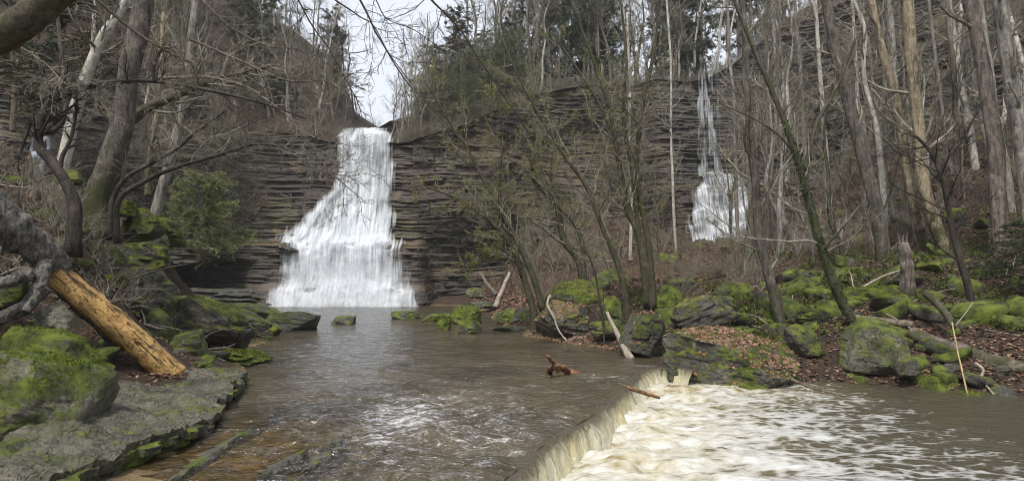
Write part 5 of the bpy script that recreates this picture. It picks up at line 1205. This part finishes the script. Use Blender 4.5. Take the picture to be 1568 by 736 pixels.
# ------------------------------------------------------------------ leaf litter, herbs, moss
rl = np.random.default_rng(99)
def tri_sample(v, f, n, nzmin):
    a, b, c = v[f[:, 0]], v[f[:, 1]], v[f[:, 2]]; nn = np.cross(b - a, c - a); ar = np.linalg.norm(nn, axis=1) / 2; nn = nn / (2 * ar[:, None] + 1e-12)
    w = ar * (nn[:, 2] > nzmin)
    if w.sum() == 0: return np.zeros((0, 3)), np.zeros((0, 3))
    i = rl.choice(len(f), n, p=w / w.sum()); s, t = rl.random(n), rl.random(n); fl = s + t > 1; s[fl], t[fl] = 1 - s[fl], 1 - t[fl]
    return a[i] + (b - a)[i] * s[:, None] + (c - a)[i] * t[:, None], nn[i]
mb = MB()
n = 60000
y = rl.uniform(15.5, 46, n); x = rl.uniform(-.05, .85, n) * y; z = ground(x, y)
den = fbm(P3(x * .45, y * .45), 3, 71) * .8 + .55 - .25 * smooth(30, 46, y)
keep = (z > -.45) & (rl.random(n) < den); x, y, z = x[keep], y[keep], z[keep]
place_leaves(mb, rl, np.stack([x, y, z + .03], -1), .13, 1.5, normal=np.tile([0, 0, 1.0], (len(x), 1)))
for v_, f_, loc, cnt in LEAFY:
    p_, nn_ = tri_sample(v_, f_, cnt, .72); place_leaves(mb, rl, p_ + loc + nn_ * .015, .12, 1.5, normal=nn_)
n = 9000
y = rl.uniform(9, 24, n); x = rl.uniform(-16, -6.4, n); z = ground(x, y); keep = (z > .3) & (rl.random(n) < .5); x, y, z = x[keep], y[keep], z[keep]
place_leaves(mb, rl, np.stack([x, y, z + .03], -1), .10, 1.6, normal=np.tile([0, 0, 1.0], (len(x), 1)))
p_ = np.stack([W(240 + rl.normal(0, 26), 584 + rl.normal(0, 4), 13.6) for _ in range(90)]); p_[:, 2] = .36 + rl.uniform(0, .06, 90)
place_leaves(mb, rl, p_, .12, 1.6, normal=np.tile([0, 0, 1.0], (90, 1)))
n = 40000
y = rl.uniform(36, 62, n); x = rl.uniform(-.06, .8, n) * y; z = ground(x, y); keep = (z > .1) & (rl.random(n) < .6); x, y, z = x[keep], y[keep], z[keep]
place_leaves(mb, rl, np.stack([x, y, z + .05], -1), .24, 1.5, normal=np.tile([0, 0, 1.0], (len(x), 1)))
o = obj('leaf_litter', mb.mesh('leaf_litter', smooth_shade=False), M['litter'], kind='stuff'); o['label'] = 'fallen brown and russet leaves covering the banks'; o['category'] = 'leaves'
# low green plants
mb = MB(); n = 5200
y = rl.uniform(18, 36, n); x = rl.uniform(.16, .82, n) * y; z = ground(x, y)
keep = (z > .2) & (fbm(P3(x * .5, y * .5), 3, 72) + .28 * np.exp(-((y - 27) / 5) ** 2) > .22); x, y, z = x[keep], y[keep], z[keep]
m_ = len(x); k6 = 7
hp = np.repeat(np.stack([x, y, z], -1), k6, 0); hp += rl.normal(0, .10, hp.shape) * np.array([1, 1, 0]) + np.abs(rl.normal(0, .12, (len(hp), 1))) * np.array([0, 0, 1])
place_leaves(mb, rl, hp, .13, 1.8)
n = 2600
y = rl.uniform(10, 25, n); x = rl.uniform(-16, -8.8, n); z = ground(x, y); keep = fbm(P3(x * .7, y * .7), 2, 75) > .1; x, y, z = x[keep], y[keep], z[keep]
hp = np.repeat(np.stack([x, y, z], -1), 6, 0); hp += rl.normal(0, .07, hp.shape) * np.array([1, 1, 0]) + np.abs(rl.normal(0, .09, (len(hp), 1))) * np.array([0, 0, 1])
place_leaves(mb, rl, hp, .09, 1.8)
o = obj('undergrowth', mb.mesh('undergrowth', smooth_shade=False), M['herb'], kind='stuff'); o['label'] = 'low green plants growing through the leaf litter'; o['category'] = 'plants'
def blades(mb, r, p, nn, h):
    n = len(p); a = nrm(np.cross(nn, r.normal(0, 1, (n, 3)))); tip = p + (nn + .6 * r.normal(0, 1, (n, 3)) * .6) * (h * r.uniform(.5, 1.3, n))[:, None]
    w = (h * .22)
    v = np.stack([p - a * w, p + a * w, tip], 1).reshape(-1, 3); mb.add(v, t=np.arange(n * 3).reshape(n, 3))
for o, v_, f_, cnt in MOSSY:
    mb = MB(); p_, nn_ = tri_sample(v_, f_, int(cnt * 2.5), .35)
    sel = fbm((p_ + np.array(o.location)) * 1.2, 3, 7) + .35 * nn_[:, 2] > .12; p_, nn_ = p_[sel], nn_[sel]
    d_ = np.linalg.norm(np.array(o.location) - CAM); blades(mb, rl, p_ + nn_ * -.005, nn_, .018 + .0017 * d_)
    obj('moss', mb.mesh('moss', smooth_shade=False), M['mossblade'], o, kind='stuff')
# matted brush on cliff faces, hillside and talus
def thicket(name, label, p0, up, ln, mat, seed, stems=4, rm=.009):
    r = np.random.default_rng(seed); n = len(p0)
    seedp = np.stack([p0, p0 + up * .1], 1); sr_ = np.full((n, 2), .014)
    q, rd = sprout(r, seedp, sr_, stems, 0, .5, 1.0, .75, 4, -.02, .22, 1.0, rm * 1.2, lens=np.asarray(ln))
    q2, rd2 = sprout(r, q, rd, 4, .15, 1, .55, .7, 3, -.03, .2, .75, rm)
    mb = MB(); tubes(mb, q, rd, 3); tubes(mb, q2, rd2, 3)
    o = obj(name, mb.mesh(name), M[mat], kind='stuff'); o['label'] = label; o['category'] = 'brush'
rt = np.random.default_rng(313)
def cliff_pts(n, p0, p1, f0, f1):
    out = []; u = []
    for _ in range(n):
        c = col_at(rt.uniform(p0, p1)); f = rt.uniform(f0, f1); z = cs[c, 2] + (cs[c, 3] - cs[c, 2]) * f
        if -20 < cs[c, 0] < -8 and cs[c, 1] > 50: continue
        if 14.5 < cs[c, 0] < 23 and cs[c, 1] > 55 and rt.random() < .9: continue
        out.append(cliff_point(c, z)); u.append((-cnrm[c, 0] * .8, -cnrm[c, 1] * .8, .5))
    return np.array(out), nrm(np.array(u))
def hill_pts(n, p0, p1, d0, d1):
    q = np.array([hill_point(col_at(rt.uniform(p0, p1)), rt.uniform(d0, d1)) for _ in range(n)]); return q, np.tile([0, 0, 1.0], (n, 1))
p_, u_ = cliff_pts(1300, 20, 500, .36, 1.0); thicket('hanging_brush', 'matted grey brush hanging over the left cliff', p_, u_, rt.uniform(.8, 2.4, len(p_)), 'brush', 1)
p_, u_ = cliff_pts(1700, 625, 1568, .02, 1.0); thicket('hanging_brush', 'matted grey-brown brush over the right cliff', p_, u_, rt.uniform(.6, 1.9, len(p_)), 'brush', 2)
p_, u_ = hill_pts(1300, 20, 515, 0, 26); thicket('hill_brush', 'brushy undergrowth covering the hillside above the left cliff', p_, u_, rt.uniform(.9, 2.6, len(p_)), 'brush', 3)
p_, u_ = hill_pts(600, 606, 860, 0, 12); thicket('hill_brush', 'brushy undergrowth covering the slope right of the big waterfall', p_, u_, rt.uniform(.8, 2.2, len(p_)), 'brush', 4)
p_, u_ = hill_pts(460, 612, 1180, -.1, 1.2); thicket('rim_brush', 'fringe of brush hanging over the top edge of the right cliff', p_, u_ * np.array([1, 1, .6]), rt.uniform(.7, 2.0, len(p_)), 'brush', 8)
p_, u_ = hill_pts(420, 850, 1230, 0, 10); thicket('hill_brush', 'brushy undergrowth along the rim above the right cliff', p_, u_, rt.uniform(.8, 2.4, len(p_)), 'brush', 7)
n = 800; y = rt.uniform(31, 60, n); x = rt.uniform(.0, .82, n) * y; z = ground(x, y); k_ = z > .8; p_ = np.stack([x, y, z], -1)[k_]
thicket('slope_brush', 'matted reddish brush on the leaf slope below the right cliff', p_, np.tile([0, 0, 1.0], (len(p_), 1)), rt.uniform(.5, 1.4, len(p_)), 'twig_red', 5, rm=.007)
n = 700; y = rt.uniform(11, 25, n); x = rt.uniform(-.85, -.55, n) * y; z = ground(x, y); k_ = z > 1.6; p_ = np.stack([x, y, z], -1)[k_]
thicket('bank_brush', 'tangled dead brush and vines over the left bank', p_, np.tile([0, 0, 1.0], (len(p_), 1)), rt.uniform(.3, 1.1, len(p_)), 'twig', 6, rm=.005)
# dry stalks on the talus
mb = MB(); n = 3000
y = rl.uniform(30, 56, n); x = rl.uniform(.02, .8, n) * y; z = ground(x, y); keep = z > .8; x, y, z = x[keep], y[keep], z[keep]; m_ = len(x)
p0 = np.stack([x, y, z - .05], -1); h = rl.uniform(.3, 1.3, m_); p2 = p0 + np.stack([rl.normal(0, .25, m_) * h, rl.normal(0, .25, m_) * h, h], -1); p1 = (p0 + p2) / 2 + rl.normal(0, .05, (m_, 3))
tubes(mb, np.stack([p0, p1, p2], 1), np.repeat(np.array([[.010, .009, .005]]), m_, 0), 3)
o = obj('dry_stalks', mb.mesh('dry_stalks'), M['twig_red'], kind='stuff'); o['label'] = 'thin dry reddish stalks on the leaf slope'; o['category'] = 'stalks'

# ------------------------------------------------------------------ hiker half hidden behind the arching tree
def hiker():
    base = W(60, 273, 21); base[2] = float(ground(base[0], base[1]))
    root = thing('person', 'hiker in a grey jacket, pale cap and light jeans behind the arching mossy tree', 'person', base)
    J = {'pel': (0, 0, .92), 'sp': (0.0, .01, 1.12), 'ch': (.01, .02, 1.34), 'nk': (.02, .0, 1.50), 'hd': (.03, -.02, 1.60), 'ht': (.03, -.03, 1.72),
         'hl': (-.10, 0, .88), 'kl': (-.12, -.04, .50), 'al': (-.12, .02, .09), 'tl': (-.12, -.14, .04), 'hr': (.10, 0, .88), 'kr': (.13, -.10, .52), 'ar': (.14, -.02, .12), 'tr': (.14, -.17, .06),
         'sl': (-.19, .02, 1.40), 'el': (-.25, .02, 1.12), 'wl': (-.20, -.14, .90), 'ml': (-.19, -.19, .83), 'sr': (.21, .02, 1.40), 'er': (.27, .03, 1.12), 'wr': (.22, -.14, .90), 'mr': (.21, -.19, .83)}
    R = {'pel': .15, 'sp': .14, 'ch': .165, 'nk': .055, 'hd': .085, 'ht': .07, 'hl': .095, 'kl': .062, 'al': .045, 'tl': .04, 'hr': .095, 'kr': .062, 'ar': .045, 'tr': .04, 'sl': .075, 'el': .05, 'wl': .034, 'ml': .03, 'sr': .075, 'er': .05, 'wr': .034, 'mr': .03}
    E = [('pel', 'sp'), ('sp', 'ch'), ('ch', 'nk'), ('nk', 'hd'), ('hd', 'ht'), ('pel', 'hl'), ('hl', 'kl'), ('kl', 'al'), ('al', 'tl'), ('pel', 'hr'), ('hr', 'kr'), ('kr', 'ar'), ('ar', 'tr'), ('ch', 'sl'), ('sl', 'el'), ('el', 'wl'), ('wl', 'ml'), ('ch', 'sr'), ('sr', 'er'), ('er', 'wr'), ('wr', 'mr')]
    ks = list(J)
    def skin(name, keys, edges, grow, mat, rootk):
        me = bpy.data.meshes.new(name); kk = [k for k in ks if k in keys]
        me.from_pydata([J[k] for k in kk], [(kk.index(a), kk.index(b)) for a, b in edges], [])
        o = obj(name, me, mat, root); md = o.modifiers.new('skin', 'SKIN')
        for i, k in enumerate(kk):
            me.skin_vertices[0].data[i].radius = (R[k] + grow, R[k] * .85 + grow); me.skin_vertices[0].data[i].use_root = (k == rootk)
        s = o.modifiers.new('sub', 'SUBSURF'); s.levels = 2; s.render_levels = 2
        return o
    skin('body', ks, E, 0, plain('skin', (.45, .28, .2)), 'pel')
    up_ = ['pel', 'sp', 'ch', 'sl', 'el', 'wl', 'sr', 'er', 'wr']
    skin('jacket', up_, [e for e in E if e[0] in up_ and e[1] in up_], .022, plain('jacket_cloth', (.16, .17, .20)), 'pel')
    lo_ = ['pel', 'hl', 'kl', 'al', 'hr', 'kr', 'ar']
    skin('jeans', lo_, [e for e in E if e[0] in lo_ and e[1] in lo_], .016, plain('denim', (.36, .42, .50)), 'pel')
    mb = MB(); v, f = ICO[3]
    q = v * np.array([.115, .125, .10]); q[:, 2] = np.maximum(q[:, 2], -.01); br = (v[:, 1] < -.4) & (np.abs(v[:, 2]) < .25); q[br, 1] -= .09
    mb.add(q + np.array([.03, -.02, 1.66]), t=f); obj('cap', mb.mesh('cap'), plain('cap_cloth', (.75, .76, .78)), root)
    for s_ in ('l', 'r'):
        for k in range(5):
            a = np.array(J['m' + s_]); d_ = np.array([(k - 2) * .016, -.012, -.04 if k else -.02]); mb = MB()
            tubes(mb, np.stack([a, a + d_, a + d_ * 2 + np.array([0, -.015, 0])]), np.array([.011, .010, .007]), 6, cap=True); obj('finger', mb.mesh('finger'), bpy.data.materials['skin'], root)
hiker()

# ------------------------------------------------------------------ damp air
hz0, hz1 = np.array([-115.0, -12.0, -4.0]), np.array([115.0, 130.0, 78.0])
cv = np.array([[hz0[0] if not i & 1 else hz1[0], hz0[1] if not i & 2 else hz1[1], hz0[2] if not i & 4 else hz1[2]] for i in range(8)])
hm = bpy.data.materials.new('haze'); hm.use_nodes = True; ht = hm.node_tree; ht.nodes.clear()
ho = ht.nodes.new('ShaderNodeOutputMaterial'); hp = ht.nodes.new('ShaderNodeVolumePrincipled')
hp.inputs['Color'].default_value = (.92, .95, 1.0, 1); hp.inputs['Density'].default_value = 0.00035; hp.inputs['Anisotropy'].default_value = 0.2
ht.links.new(hp.outputs[0], ho.inputs['Volume'])
obj('haze', new_mesh('haze', cv, [(0, 2, 3, 1), (4, 5, 7, 6), (0, 1, 5, 4), (2, 6, 7, 3), (0, 4, 6, 2), (1, 3, 7, 5)], smooth_shade=False), hm, kind='stuff')
